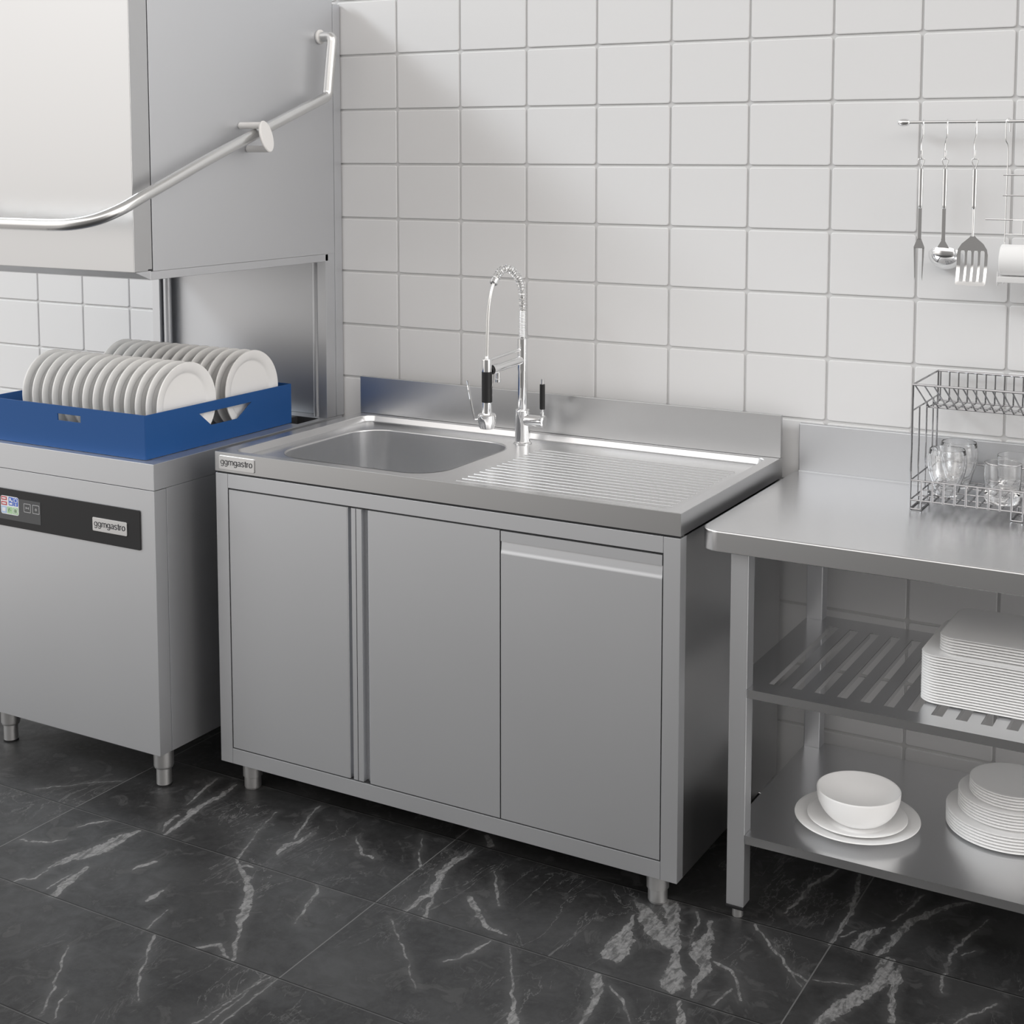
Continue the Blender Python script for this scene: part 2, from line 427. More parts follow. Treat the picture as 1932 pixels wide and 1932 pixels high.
# floor: polished dark slate tiles with pale veins; the vein pattern is stored as a distance field on the mesh
VEINS = [[[-0.33,-1.064,0.0018],[-0.29,-1.052,0.0032],[-0.256,-1.033,0.0032],[-0.237,-1.011,0.0027]],[[-0.26,-0.955,0.0014],[-0.247,-0.925,0.0045],[-0.219,-0.893,0.0023]],[[-0.124,-0.899,0.0091],[-0.133,-0.936,0.0159],[-0.13,-0.987,0.0181],[-0.14,-1.023,0.0192],[-0.156,-1.053,0.0159],[-0.163,-1.086,0.0091],[-0.169,-1.119,0.0036]],[[-0.099,-1.079,0.0059],[-0.089,-1.122,0.0091],[-0.086,-1.157,0.0102],[-0.068,-1.197,0.0091]],[[-0.166,-1.127,0.0014],[-0.159,-1.171,0.0032],[-0.184,-1.185,0.0023],[-0.189,-1.206,0.0014]],[[-0.106,-1.187,0.0018],[-0.105,-1.14,0.0018],[-0.105,-1.112,0.0009]],[[-0.088,-0.601,0.0032],[-0.08,-0.657,0.0059],[-0.084,-0.707,0.0072],[-0.084,-0.754,0.0077],[-0.067,-0.812,0.0077],[-0.059,-0.878,0.0054]],[[-0.095,-0.794,0.0068],[-0.097,-0.818,0.0045],[-0.076,-0.872,0.0018]],[[-0.15,-0.598,0.0027],[-0.148,-0.635,0.0036],[-0.129,-0.697,0.0032],[-0.117,-0.738,0.0011]],[[0.093,-0.664,0.0011],[0.114,-0.752,0.0014],[0.147,-0.839,0.0016],[0.16,-0.887,0.0023]],[[0.158,-0.888,0.0032],[0.193,-0.913,0.005],[0.238,-0.944,0.0077],[0.281,-0.985,0.0077],[0.314,-1.037,0.0091],[0.338,-1.083,0.0082],[0.367,-1.116,0.0036],[0.391,-1.159,0.0032],[0.419,-1.197,0.0032]],[[0.193,-0.913,0.0018],[0.202,-0.898,0.005],[0.218,-0.898,0.0023]],[[0.328,-1.203,0.0032],[0.344,-1.182,0.0054],[0.364,-1.17,0.0045],[0.389,-1.191,0.0032],[0.406,-1.197,0.0014]],[[0.385,-0.889,0.0027],[0.407,-0.922,0.0036],[0.415,-0.962,0.0041],[0.432,-0.996,0.0023],[0.441,-1.033,0.0011]],[[0.221,-1.208,0.0023],[0.256,-1.259,0.0027],[0.279,-1.299,0.0023],[0.328,-1.359,0.0023],[0.353,-1.387,0.0011]],[[0.101,-1.316,0.0009],[0.139,-1.372,0.0018],[0.191,-1.438,0.0023],[0.211,-1.475,0.0018],[0.242,-1.515,0.0016]],[[0.217,-1.43,0.0009],[0.237,-1.467,0.0016],[0.267,-1.51,0.0014]],[[0.505,-1.208,0.0011],[0.512,-1.282,0.0018],[0.513,-1.337,0.0018],[0.516,-1.375,0.0014]],[[0.533,-1.207,0.0014],[0.534,-1.27,0.0016],[0.538,-1.323,0.0016],[0.535,-1.367,0.0014]],[[0.516,-1.209,0.0009],[0.503,-1.288,0.0011],[0.5,-1.357,0.0011],[0.493,-1.391,0.0011]],[[0.159,-0.58,0.0014],[0.172,-0.641,0.0032],[0.199,-0.704,0.0036],[0.212,-0.75,0.0018]],[[0.227,-0.704,0.0023],[0.23,-0.75,0.005],[0.217,-0.783,0.0063],[0.224,-0.826,0.0041]],[[0.116,-1.069,0.0023],[0.115,-1.097,0.0077],[0.115,-1.119,0.0045]],[[0.181,-1.121,0.0009],[0.182,-1.155,0.0018],[0.193,-1.195,0.0018]],[[0.014,-0.985,0.0032],[0.001,-1.013,0.0059],[-0.005,-1.036,0.0018]],[[0.161,-1.538,0.0068],[0.184,-1.531,0.0113],[0.204,-1.527,0.0045],[0.231,-1.538,0.0068]],[[-0.347,-0.721,0.0009],[-0.4,-0.759,0.0011],[-0.446,-0.81,0.0011],[-0.503,-0.862,0.0007]],[[0.591,-0.58,0.0014],[0.595,-0.614,0.0054],[0.583,-0.661,0.0068],[0.588,-0.716,0.0077],[0.607,-0.771,0.0077],[0.621,-0.804,0.0059]],[[0.619,-0.801,0.0036],[0.607,-0.821,0.0068],[0.608,-0.851,0.0091],[0.606,-0.883,0.0045]],[[0.624,-0.802,0.0027],[0.64,-0.842,0.0036],[0.656,-0.884,0.0041]],[[0.46,-0.592,0.0014],[0.497,-0.66,0.002],[0.531,-0.715,0.0016]],[[1.001,-0.609,0.0023],[1.028,-0.629,0.0113],[1.057,-0.664,0.0204],[1.085,-0.69,0.0226],[1.113,-0.715,0.0136],[1.133,-0.743,0.0032]],[[1.067,-0.581,0.0136],[1.095,-0.626,0.0159],[1.116,-0.673,0.0136],[1.139,-0.716,0.01],[1.16,-0.766,0.0082],[1.178,-0.817,0.0181],[1.19,-0.854,0.0204],[1.199,-0.876,0.0045]],[[1.024,-0.658,0.0014],[1.035,-0.719,0.0091],[1.043,-0.763,0.0226],[1.05,-0.814,0.0249],[1.043,-0.833,0.0068]],[[0.861,-0.89,0.0011],[0.889,-0.936,0.0016],[0.923,-0.991,0.002],[0.955,-1.044,0.0032],[0.992,-1.106,0.0082]],[[1.053,-0.895,0.0091],[1.071,-0.928,0.01],[1.086,-0.969,0.0077],[1.095,-1.011,0.0068],[1.097,-1.046,0.0041]],[[1.092,-0.916,0.0018],[1.121,-0.935,0.0032],[1.149,-0.967,0.0032],[1.173,-1.0,0.0014]],[[0.687,-0.65,0.0014],[0.726,-0.712,0.0032],[0.765,-0.771,0.0014]],[[0.697,-0.774,0.0068],[0.739,-0.812,0.0077],[0.779,-0.848,0.0059],[0.83,-0.86,0.0023]],[[0.588,-0.519,0.0054],[0.621,-0.558,0.0068]],[[0.329,-0.672,0.0014],[0.39,-0.731,0.0032],[0.422,-0.733,0.0032]],[[0.601,-0.925,0.0009],[0.677,-0.996,0.0011],[0.779,-1.102,0.0009]],[[0.818,-0.891,0.0009],[0.812,-0.942,0.0036],[0.797,-0.974,0.0023],[0.772,-1.003,0.0011]],[[1.253,-0.578,0.0027],[1.293,-0.621,0.0027],[1.334,-0.66,0.0023],[1.366,-0.695,0.0027]],[[1.367,-0.698,0.0032],[1.388,-0.704,0.0032],[1.407,-0.716,0.0027]],[[1.373,-0.705,0.0011],[1.407,-0.744,0.0011]],[[1.415,-0.707,0.0014],[1.452,-0.693,0.0014],[1.493,-0.684,0.0014]],[[1.17,-0.609,0.0036],[1.189,-0.656,0.0068],[1.188,-0.704,0.0181],[1.207,-0.74,0.0181],[1.228,-0.781,0.01],[1.226,-0.826,0.0068],[1.24,-0.874,0.0032]],[[1.231,-0.741,0.0023],[1.267,-0.751,0.0036],[1.295,-0.786,0.0027],[1.322,-0.841,0.0018]],[[1.293,-0.809,0.0023],[1.284,-0.856,0.0032],[1.282,-0.878,0.0018]],[[1.331,-0.273,0.0036],[1.319,-0.318,0.005],[1.303,-0.374,0.0045],[1.302,-0.447,0.0041],[1.289,-0.506,0.0018]],[[1.38,-0.274,0.0032],[1.394,-0.35,0.005],[1.407,-0.431,0.005],[1.407,-0.498,0.005],[1.406,-0.572,0.0036]],[[1.609,-0.272,0.0036],[1.577,-0.308,0.0068],[1.55,-0.358,0.0082],[1.527,-0.405,0.01],[1.516,-0.453,0.0091],[1.515,-0.494,0.0077],[1.506,-0.531,0.0068],[1.494,-0.569,0.0032]],[[1.521,-0.286,0.0023],[1.508,-0.364,0.0023],[1.493,-0.424,0.0018]],[[1.482,-0.456,0.0023],[1.459,-0.501,0.0113],[1.456,-0.559,0.01]],[[1.52,-0.577,0.0136],[1.534,-0.621,0.0204],[1.525,-0.669,0.0159],[1.504,-0.724,0.0127],[1.484,-0.776,0.0136],[1.472,-0.83,0.0113]],[[1.548,-0.576,0.0032],[1.555,-0.631,0.0068],[1.558,-0.686,0.0045],[1.579,-0.762,0.005]],[[1.661,-0.32,0.0009],[1.639,-0.399,0.0027],[1.624,-0.463,0.0027],[1.625,-0.532,0.0032],[1.627,-0.59,0.0027],[1.636,-0.627,0.0018]],[[1.665,-0.448,0.0014],[1.639,-0.482,0.0018]],[[1.132,-0.588,0.0023],[1.147,-0.613,0.0032],[1.156,-0.675,0.0014]],[[1.438,-0.497,0.0014],[1.418,-0.533,0.0023]],[[1.734,-0.617,0.0027],[1.698,-0.674,0.0023],[1.679,-0.712,0.0014]],[[1.225,-0.897,0.0036],[1.253,-0.954,0.0068]]]
def axis(lo, hi, a, b, step, coarse):
    return np.concatenate([np.arange(lo, a, coarse), np.arange(a, b, step), np.arange(b, hi + coarse, coarse)])
fx = axis(-1.7, 3.4, -1.0, 2.05, 0.003, 0.25)
fy = axis(-3.0, 0.0, -1.50, -0.001, 0.003, 0.25); fy[-1] = 0.0
X, Y = np.meshgrid(fx, fy)
rng = np.random.RandomState(5)
def wob(x, y, f):
    o = 0
    for k in range(5):
        ax_, ay_, ph_ = rng.uniform(-1, 1), rng.uniform(-1, 1), rng.uniform(0, 6.28)
        o = o + np.sin((ax_ * x + ay_ * y) * f * (1 + .4 * k) * 6.28 + ph_)
    return o / 5
XW = X + .005 * wob(X, Y, 14) + .0022 * wob(X, Y, 45)
YW = Y + .005 * wob(X, Y, 14) + .0022 * wob(X, Y, 45)
D = np.full(X.shape, 0.06); W_ = np.full(X.shape, 0.004)
for pl in VEINS:
    for (ax, ay, aw), (bx, by, bw) in zip(pl, pl[1:]):
        m_ = np.where((X > min(ax, bx) - .09) & (X < max(ax, bx) + .09) & (Y > min(ay, by) - .09) & (Y < max(ay, by) + .09))
        if len(m_[0]) == 0: continue
        x_, y_ = XW[m_], YW[m_]
        dx, dy = bx - ax, by - ay
        t = np.clip(((x_ - ax) * dx + (y_ - ay) * dy) / (dx * dx + dy * dy + 1e-12), 0, 1)
        w_ = np.maximum(aw + (bw - aw) * t, .0014)
        d = np.hypot(x_ - ax - t * dx, y_ - ay - t * dy) - w_
        o_ = D[m_]; c_ = d < o_
        D[m_] = np.where(c_, d, o_); W_[m_] = np.where(c_, w_, W_[m_])
nx, ny = len(fx), len(fy)
me = bpy.data.meshes.new('floor')
co = np.stack([X.ravel(), Y.ravel(), np.zeros(X.size)], 1)
i, j = np.meshgrid(np.arange(nx - 1), np.arange(ny - 1))
a = (j * nx + i).ravel()
quads = np.stack([a, a + 1, a + nx + 1, a + nx], 1)
me.vertices.add(len(co)); me.vertices.foreach_set('co', co.ravel())
me.loops.add(quads.size); me.loops.foreach_set('vertex_index', quads.ravel().astype(np.int32))
me.polygons.add(len(quads)); me.polygons.foreach_set('loop_start', np.arange(0, quads.size, 4, dtype=np.int32))
me.update(calc_edges=True)
at = me.attributes.new('vein', 'FLOAT', 'POINT'); at.data.foreach_set('value', D.ravel().astype(np.float32))
at = me.attributes.new('vein_width', 'FLOAT', 'POINT'); at.data.foreach_set('value', W_.ravel().astype(np.float32))
floor = bpy.data.objects.new('floor', me); C.objects.link(floor); floor['kind'] = 'structure'

def floor_material():
    m = bpy.data.materials.new('dark_slate_tiles'); m.use_nodes = True
    t = m.node_tree; N = t.nodes; L = t.links; b = N['Principled BSDF']
    def math_(op, x, y=None, z=None, clamp=False):
        n = N.new('ShaderNodeMath'); n.operation = op; n.use_clamp = clamp
        for k, v in enumerate((x, y, z)):
            if v is None: continue
            if isinstance(v, (int, float)): n.inputs[k].default_value = v
            else: L.new(v, n.inputs[k])
        return n.outputs[0]
    def noise(vec, scale, detail=4, rough=0.6, dist=0.0):
        n = N.new('ShaderNodeTexNoise'); n.inputs['Scale'].default_value = scale
        n.inputs['Detail'].default_value = detail; n.inputs['Roughness'].default_value = rough
        n.inputs['Distortion'].default_value = dist
        L.new(vec, n.inputs['Vector']); return n.outputs[0]
    def ramp(v, a, b_, c=0.0, d=1.0):
        n = N.new('ShaderNodeMapRange'); n.interpolation_type = 'SMOOTHSTEP'
        n.inputs['From Min'].default_value = a; n.inputs['From Max'].default_value = b_
        n.inputs['To Min'].default_value = c; n.inputs['To Max'].default_value = d
        L.new(v, n.inputs['Value']); return n.outputs[0]
    def mix(f, a, b_):
        n = N.new('ShaderNodeMix'); n.data_type = 'RGBA'
        L.new(f, n.inputs[0])
        for k, v in ((6, a), (7, b_)):
            if isinstance(v, tuple): n.inputs[k].default_value = (*v, 1)
            else: L.new(v, n.inputs[k])
        return n.outputs[2]
    tc = N.new('ShaderNodeTexCoord'); P = tc.outputs['Object']
    s = N.new('ShaderNodeSeparateXYZ'); L.new(P, s.inputs[0])
    LX, LY, OX, OY = 0.8745, 0.3175, -0.3400, -0.5675
    u = math_('DIVIDE', math_('SUBTRACT', s.outputs[0], OX), LX); v = math_('DIVIDE', math_('SUBTRACT', s.outputs[1], OY), LY)
    iu, iv = math_('FLOOR', u), math_('FLOOR', v)
    du = math_('MULTIPLY', math_('SUBTRACT', 0.5, math_('ABSOLUTE', math_('SUBTRACT', math_('SUBTRACT', u, iu), 0.5))), LX)
    dv = math_('MULTIPLY', math_('SUBTRACT', 0.5, math_('ABSOLUTE', math_('SUBTRACT', math_('SUBTRACT', v, iv), 0.5))), LY)
    # every tile shows another piece of stone
    off = N.new('ShaderNodeCombineXYZ')
    L.new(math_('MULTIPLY', iu, 3.17), off.inputs[0]); L.new(math_('MULTIPLY', iv, 5.71), off.inputs[1]); L.new(math_('ADD', math_('MULTIPLY', iu, 1.3), math_('MULTIPLY', iv, 2.1)), off.inputs[2])
    ad = N.new('ShaderNodeVectorMath'); ad.operation = 'ADD'; L.new(P, ad.inputs[0]); L.new(off.outputs[0], ad.inputs[1]); Q = ad.outputs[0]
    cloud = noise(Q, 3.5, 6, 0.62, 0.6)
    fine = noise(Q, 60, 6, 0.72)
    mid = noise(Q, 14, 6, 0.65, 1.2)
    base = mix(ramp(cloud, 0.30, 0.70), (0.014, 0.014, 0.0143), (0.037, 0.037, 0.0375))
    base = mix(math_('MULTIPLY', ramp(fine, 0.35, 0.75), 0.30), base, (0.055, 0.055, 0.056))
    base = mix(math_('MULTIPLY', ramp(mid, 0.56, 0.64), 0.26), base, (0.11, 0.11, 0.11))
    # faint crackle of hairline veins, stretched along one diagonal
    mp = N.new('ShaderNodeMapping'); mp.inputs['Rotation'].default_value = (0, 0, math.radians(-32)); mp.inputs['Scale'].default_value = (2.6, 0.8, 1)
    L.new(Q, mp.inputs[0])
    hn = noise(mp.outputs[0], 4.0, 7, 0.62, 0.9)
    hair = ramp(math_('ABSOLUTE', math_('SUBTRACT', hn, 0.5)), 0.0, 0.0075, 1.0, 0.0)
    hmask = ramp(noise(Q, 2.6, 2), 0.46, 0.62)
    base = mix(math_('MULTIPLY', math_('MULTIPLY', hair, hmask), 0.45), base, (0.20, 0.20, 0.20))
    # main veins
    at = N.new('ShaderNodeAttribute'); at.attribute_name = 'vein'; at.attribute_type = 'GEOMETRY'
    dist = at.outputs['Fac']
    aw = N.new('ShaderNodeAttribute'); aw.attribute_name = 'vein_width'; aw.attribute_type = 'GEOMETRY'
    amp = math_('MINIMUM', math_('MULTIPLY', aw.outputs['Fac'], 2.6), 0.034); amp2 = math_('MINIMUM', math_('MULTIPLY', aw.outputs['Fac'], 1.1), 0.009)
    n1 = noise(P, 26, 6, 0.7, 0.8); n2 = noise(P, 110, 5, 0.7)
    dd = math_('ADD', dist, math_('ADD', math_('MULTIPLY', math_('SUBTRACT', n1, 0.5), amp), math_('MULTIPLY', math_('SUBTRACT', n2, 0.5), amp2)))
    core = ramp(dd, -0.0010, 0.0012, 1.0, 0.0)
    mq = N.new('ShaderNodeMapping'); mq.inputs['Rotation'].default_value = (0, 0, math.radians(-28)); mq.inputs['Scale'].default_value = (2.2, 0.7, 1); L.new(P, mq.inputs[0])
    inner = ramp(noise(mq.outputs[0], 34, 6, 0.7, 0.8), 0.38, 0.58, 0.22, 1.0)
    halo = ramp(dd, 0.0, 0.022, 0.20, 0.0)
    stone = mix(ramp(n2, 0.3, 0.7), (0.15, 0.15, 0.15), (0.25, 0.25, 0.25))
    base = mix(halo, base, (0.12, 0.12, 0.12))
    base = mix(math_('MULTIPLY', core, inner), base, stone)
    # joints: thin dark gap between the rows, pale hairline across them
    rows = ramp(dv, 0.0011, 0.0017, 1.0, 0.0)
    fv = math_('SUBTRACT', v, iv)
    lit = math_('MULTIPLY', ramp(dv, 0.0030, 0.0040, 1.0, 0.0), math_('GREATER_THAN', fv, 0.5))  # highlight painted as a paler tile edge along each row joint
    cross = ramp(du, 0.0010, 0.0017, 1.0, 0.0)
    base = mix(math_('MULTIPLY', cross, 0.9), base, (0.13, 0.13, 0.13))
    base = mix(math_('MULTIPLY', lit, 0.5), base, (0.13, 0.13, 0.13))
    base = mix(rows, base, (0.006, 0.006, 0.006))
    L.new(base, b.inputs['Base Color'])
    L.new(ramp(mid, 0.3, 0.7, 0.45, 0.58), b.inputs['Roughness'])
    b.inputs['Specular IOR Level'].default_value = 0.25
    bp_ = N.new('ShaderNodeBump'); bp_.inputs['Strength'].default_value = 0.25; bp_.inputs['Distance'].default_value = 0.002
    L.new(math_('SUBTRACT', math_('MULTIPLY', fine, 0.25), math_('ADD', rows, cross)), bp_.inputs['Height'])
    L.new(bp_.outputs[0], b.inputs['Normal'])
    return m
me.materials.append(floor_material())

# ================================================================== HOOD DISHWASHER
MX0, MX1, MYF, MYB = -0.83, -0.185, -0.757, -0.012
dw = thing('hood_dishwasher', 'large stainless steel hood type dishwasher with raised hood and black control panel', 'dishwasher', (-0.5, -0.38, 0))
bm = new_bm()
box(bm, MX0 + .0008, MX1 - .0003, MYF + .0422, MYB, 0.11, 0.7605, 0.0008)
box(bm, MX0 + .004, MX1 - .004, MYF + .0300, MYF + .0500, 0.112, 0.7595)
box(bm, MX0 + .0008, MX1 - .0002, MYF + 0.0006, MYF + 0.0408, 0.1105, 0.7600, 0.0008)
body = obj('body', bm, STEEL, dw)
def tank_hole(d):
    return [(MX0 + .056 + d, MYF + .050 + d), (MX1 - .056 - d, MYF + .050 + d), (MX1 - .056 - d, -.184 + d), (MX1 - .0235 - d, -.184 + d), (MX1 - .0235 - d, -.083 - d), (MX0 + .0235 + d, -.083 - d), (MX0 + .0235 + d, -.184 + d), (MX0 + .056 + d, -.184 + d)]
bm = new_bm()
prism(bm, [(MX0, MYF), (MX1, MYF), (MX1, MYB), (MX0, MYB)], 0.7612, 0.825,
      holes=[tank_hole(0)], bev=0.0012)
obj('worktop_collar', bm, STEEL, dw)
bm = new_bm()
loops = [[(x, y, z) for x, y in tank_hole(.0002)] for z in (0.823, 0.764)]
loops_bridge(bm, loops, cap_last=True)
for f in bm.faces: f.normal_flip()
box(bm, MX0 + .056, MX1 - .056, -0.43, -0.41, 0.795, 0.812, 0.002)
box(bm, MX0 + .10, MX0 + .12, MYF + .052, -0.085, 0.795, 0.8246, 0.002)
box(bm, MX1 - .12, MX1 - .10, MYF + .052, -0.085, 0.795, 0.8246, 0.002)
obj('wash_tank', bm, DARK_IN, dw)
for (lx, ly) in ((-0.245, -0.683), (-0.790, -0.683), (-0.245, -0.075), (-0.790, -0.075)):
    bm = new_bm()
    lathe(bm, [(0, 0.1115), (0.0245, 0.1115), (0.0245, 0.052), (0.0225, 0.046), (0.0185, 0.046), (0.0185, 0.004), (0.017, 0.0025), (0, 0.0025)], 40, Matrix.Translation((lx, ly, 0)))
    leg = obj('leg', bm, LEG_STEEL, dw)
    bm = new_bm(); cyl(bm, (lx, ly, 0), (lx, ly, 0.0045), 0.0195, n=40)
    obj('rubber_foot', bm, BLACK, leg)
# control panel
bm = new_bm(); prism(bm, rrect(-0.790, -0.2305, 0.6120, 0.7090, 0.004, 4), 0, 0.0035, M=facing(MYF + .0006), bev=0.0005)
cp = obj('control_panel', bm, PANEL, dw)
bm = new_bm(); prism(bm, rrect(-0.772, -0.5655, 0.6300, 0.6880, 0.001, 2), 0, 0.0008, M=facing(MYF - .0028))
scr = obj('screen', bm, SCREEN, cp)
def quad(bm, x0, x1, z0, z1, y, h=0.0004):
    prism(bm, rrect(x0, x1, z0, z1, min(x1 - x0, z1 - z0) * .12, 3), 0, h, M=facing(y))
bm = new_bm(); quad(bm, -0.7075, -0.6430, 0.6438, 0.6908, MYF - .0036)
dsp = obj('display', bm, ICON_WHITE, cp)
for nm, m, rects in (('red_icon', ICON_RED, [(-0.7055, -0.6850, .6795, .6890), (-0.7055, -0.6850, .6665, .6760)]),
                     ('blue_icon', ICON_BLUE, [(-0.6785, -0.6620, .6675, .6890), (-0.6605, -0.6450, .6675, .6890)]),
                     ('light_blue_icon', ICON_LIGHT, [(-0.7055, -0.6870, .6460, .6640)]),
                     ('green_icon', ICON_GREEN, [(-0.6850, -0.6660, .6460, .6640), (-0.6640, -0.6450, .6460, .6640)])):
    bm = new_bm()
    for r in rects: quad(bm, *r, MYF - .0040)
    ic = obj(nm, bm, m, cp)
bm = new_bm()
for (x0, x1, z0, z1) in ((-.7020, -.6885, .6825, .6860), (-.7020, -.6885, .6695, .6730), (-.6755, -.6650, .6700, .6745), (-.6755, -.6700, .6790, .6865), (-.6685, -.6640, .6770, .6815),
                         (-.7020, -.6905, .6500, .6600)):
    quad(bm, x0, x1, z0, z1, MYF - .0044, .0003)
def ring(bm, cx, cz, r0, r1, y, a0=0, a1=360, h=.0003):
    n = 24; full = (a1 - a0) >= 360
    A = [math.radians(a0 + (a1 - a0) * k / n) for k in range(n + (0 if full else 1))]
    if full:
        prism(bm, [(cx + r1 * math.cos(q), cz + r1 * math.sin(q)) for q in A], 0, h, holes=[[(cx + r0 * math.cos(q), cz + r0 * math.sin(q)) for q in A]], M=facing(y))
    else:
        prism(bm, [(cx + r1 * math.cos(q), cz + r1 * math.sin(q)) for q in A] + [(cx + r0 * math.cos(q), cz + r0 * math.sin(q)) for q in reversed(A)], 0, h, M=facing(y))
ring(bm, -.6527, .6820, .0045, .0060, MYF - .0044)
ring(bm, -.6527, .6715, .0014, .0026, MYF - .0044)
ring(bm, -.6545, .6550, .0055, .0068, MYF - .0044)
obj('symbols', bm, ICON_WHITE, dsp)
bm = new_bm()
ring(bm, -.6545, .6550, .0000001 + .0044, .0052, MYF - .0044)
prism(bm, [(-.6520, .6582), (-.6565, .6550), (-.6520, .6518), (-.6533, .6550)], 0, .0003, M=facing(MYF - .0044))
quad(bm, -.6790, -.6778, .6510, .6590, MYF - .0044, .0003); quad(bm, -.6778, -.6735, .6578, .6590, MYF - .0044, .0003); quad(bm, -.6730, -.6700, .6540, .6552, MYF - .0044, .0003)
obj('dark_symbols', bm, INK, dsp)
for bi, (x0, x1) in enumerate(((-.6245, -.6000), (-.5935, -.5690))):
    bm = new_bm()
    prism(bm, rrect(x0, x1, .6565, .6790, .0016, 3), 0, .0004, holes=[rrect(x0 + .0014, x1 - .0014, .6579, .6776, .0010, 3)], M=facing(MYF - .0036))
    cxx = (x0 + x1) / 2
    if bi == 0:
        for s_ in (-1, 1):
            prism(bm, [(cxx + s_ * .0052, .6712), (cxx + s_ * .0006, .6678), (cxx + s_ * .0052, .6644)][::s_], 0, .0004, M=facing(MYF - .0036))
    else:
        ring(bm, cxx, .6672, .0020, .0032, MYF - .0036, 120, 420, .0004)
        prism(bm, rrect(cxx - .0005, cxx + .0005, .6672, .6712, .0002, 2), 0, .0004, M=facing(MYF - .0036))
    obj('button', bm, ICON_LIGHT if False else mat('pale_grey_print', (0.42, 0.42, 0.43), 0, .5) if bi == 0 else bpy.data.materials['pale_grey_print'], cp)
def badge(x0, x1, z0, z1, y, parent):
    bm = new_bm()
    prism(bm, rrect(x0, x1, z0, z1, .003, 4), 0, 0.0022, M=facing(y), bev=0.0006)
    p = obj('name_badge', bm, PLATE_METAL, parent)
    text_mesh('ggmgastro', (x1 - x0) * .90, facing(y - .0021, (x0 + x1) / 2, (z0 + z1) / 2), INK, 'lettering', p)
badge(-0.3845, -0.2705, 0.6416, 0.6752, MYF - .0029, dw)

# rear mast behind the plates
for s_, (xo, xi) in ((1, (MX1, MX1 - .040)), (-1, (MX0, MX0 + .040))):
    bm = new_bm()
    box(bm, min(xo, xi), max(xo, xi), -0.0365, -0.004, 0.8255, 1.962, 0.001)
    x2, x3 = (xo - s_ * .0015, xo - s_ * .030)
    box(bm, min(x2, x3), max(x2, x3), -0.079, -0.0368, 0.8255, 1.30, 0.001)
    obj('mast', bm, STEEL, dw)
    bm = new_bm()
    cyl(bm, (xo - s_ * .046, -0.062, 0.8255), (xo - s_ * .046, -0.062, 1.30), 0.012, n=24)
    obj('guide_rod', bm, STEEL, dw)
bm = new_bm(); box(bm, MX0 + .041, MX1 - .041, -0.040, -0.030, 0.8255, 1.40, 0.001)
obj('rear_panel', bm, STEEL, dw)

# raised hood
HT = 1.985
bm = new_bm()
# hollow box open below: walls
box(bm, MX1 - .004, MX1, -0.742, -0.038, 1.2820, HT, 0.001)
box(bm, MX0, MX0 + .004, -0.742, -0.038, 1.2820, HT, 0.001)
box(bm, MX0 + .0045, MX1 - .0045, -0.742, -0.738, 1.2820, HT, 0.001)
box(bm, MX0 + .0045, MX1 - .0045, -0.050, -0.046, 1.2820, HT, 0.001)
box(bm, MX0 + .0045, MX1 - .0045, -0.7375, -0.0505, HT - .006, HT, 0.001)
hood = obj('hood', bm, STEEL, dw)
bm = new_bm()
sec = [(-0.745, 1.284), (-0.803, 1.2825), (-0.803, HT), (-0.745, HT)]
prism(bm, [(-0.7445, 1.2865), (-0.7575, 1.2865), (-0.7575, 1.2835), (-0.8030, 1.2825), (-0.8030, HT), (-0.7445, HT)], MX0, MX1, M=facing_x(0.0), bev=0.0018)
obj('front_panel', bm, HOOD_STEEL, hood)
bm = new_bm()
prism(bm, rrect(MX0 + .0015, MX1 - .0015, -0.7515, -0.064, 0.003, 3), 1.2615, 1.2818, holes=[rrect(MX0 + .018, MX1 - .018, -0.735, -0.082, 0.003, 3)], bev=0.0015)
prism(bm, [(-.7980, 1.2822), (-.7480, 1.2620), (-.7480, 1.2834), (-.7560, 1.2834)], MX0 + .0018, MX1 - .0018, M=facing_x(0.0))
obj('hood_lip', bm, STEEL, hood)
# bow handle
HX = -0.140
right = [(HX, -0.0965, 1.868), (HX, -0.122, 1.7075), (HX, -0.350, 1.629), (HX, -0.582, 1.5470), (HX, -0.750, 1.4835), (HX, -0.825, 1.4555), (-0.148, -0.880, 1.431), (-0.180, -0.922, 1.410), (-0.235, -0.942, 1.399), (-0.300, -0.9455, 1.396)]
cx = (MX0 + MX1) / 2
path = [(MX1 + .002, -0.0965, 1.8680)] + round_corner_path([(MX1 + .002, -0.0965, 1.868), right[0], right[1], right[2]], .014, 5)[1:-1] + smooth_path(right[2:], 8)
path += [(2 * cx - p[0], p[1], p[2]) for p in reversed([Vector(q) for q in path])]
bm = new_bm(); tube(bm, path, 0.0135, 24)
hd = obj('handle', bm, STEEL_TUBE, hood)
for s_ in (1, -1):
    mx = (lambda x: x if s_ == 1 else 2 * cx - x)
    bm = new_bm()
    cyl(bm, (mx(MX1 + .0002), -0.0965, 1.868), (mx(MX1 + .0075), -0.0965, 1.868), 0.0195, n=32, bev=.0015)
    obj('rosette', bm, WHITE_PLASTIC, hd)
    bm = new_bm()
    nrm = Vector(((mx(1.0) - mx(0)) * .93, 0.31, 0.21)).normalized()
    c0 = Vector((mx(-0.1140), -0.4150, 1.5975))
    cyl(bm, c0, c0 + nrm * 0.0065, 0.0400, n=48, bev=.002)
    for dy, dz in ((-0.0120, 0.0280), (0.0160, -0.0300)):
        cyl(bm, (mx(MX1 + .0002), c0.y + dy, c0.z + dz), (mx(-0.112), c0.y + dy, c0.z + dz), 0.0085, n=20, bev=.002)
    obj('guide_disc', bm, WHITE_PLASTIC, hd)

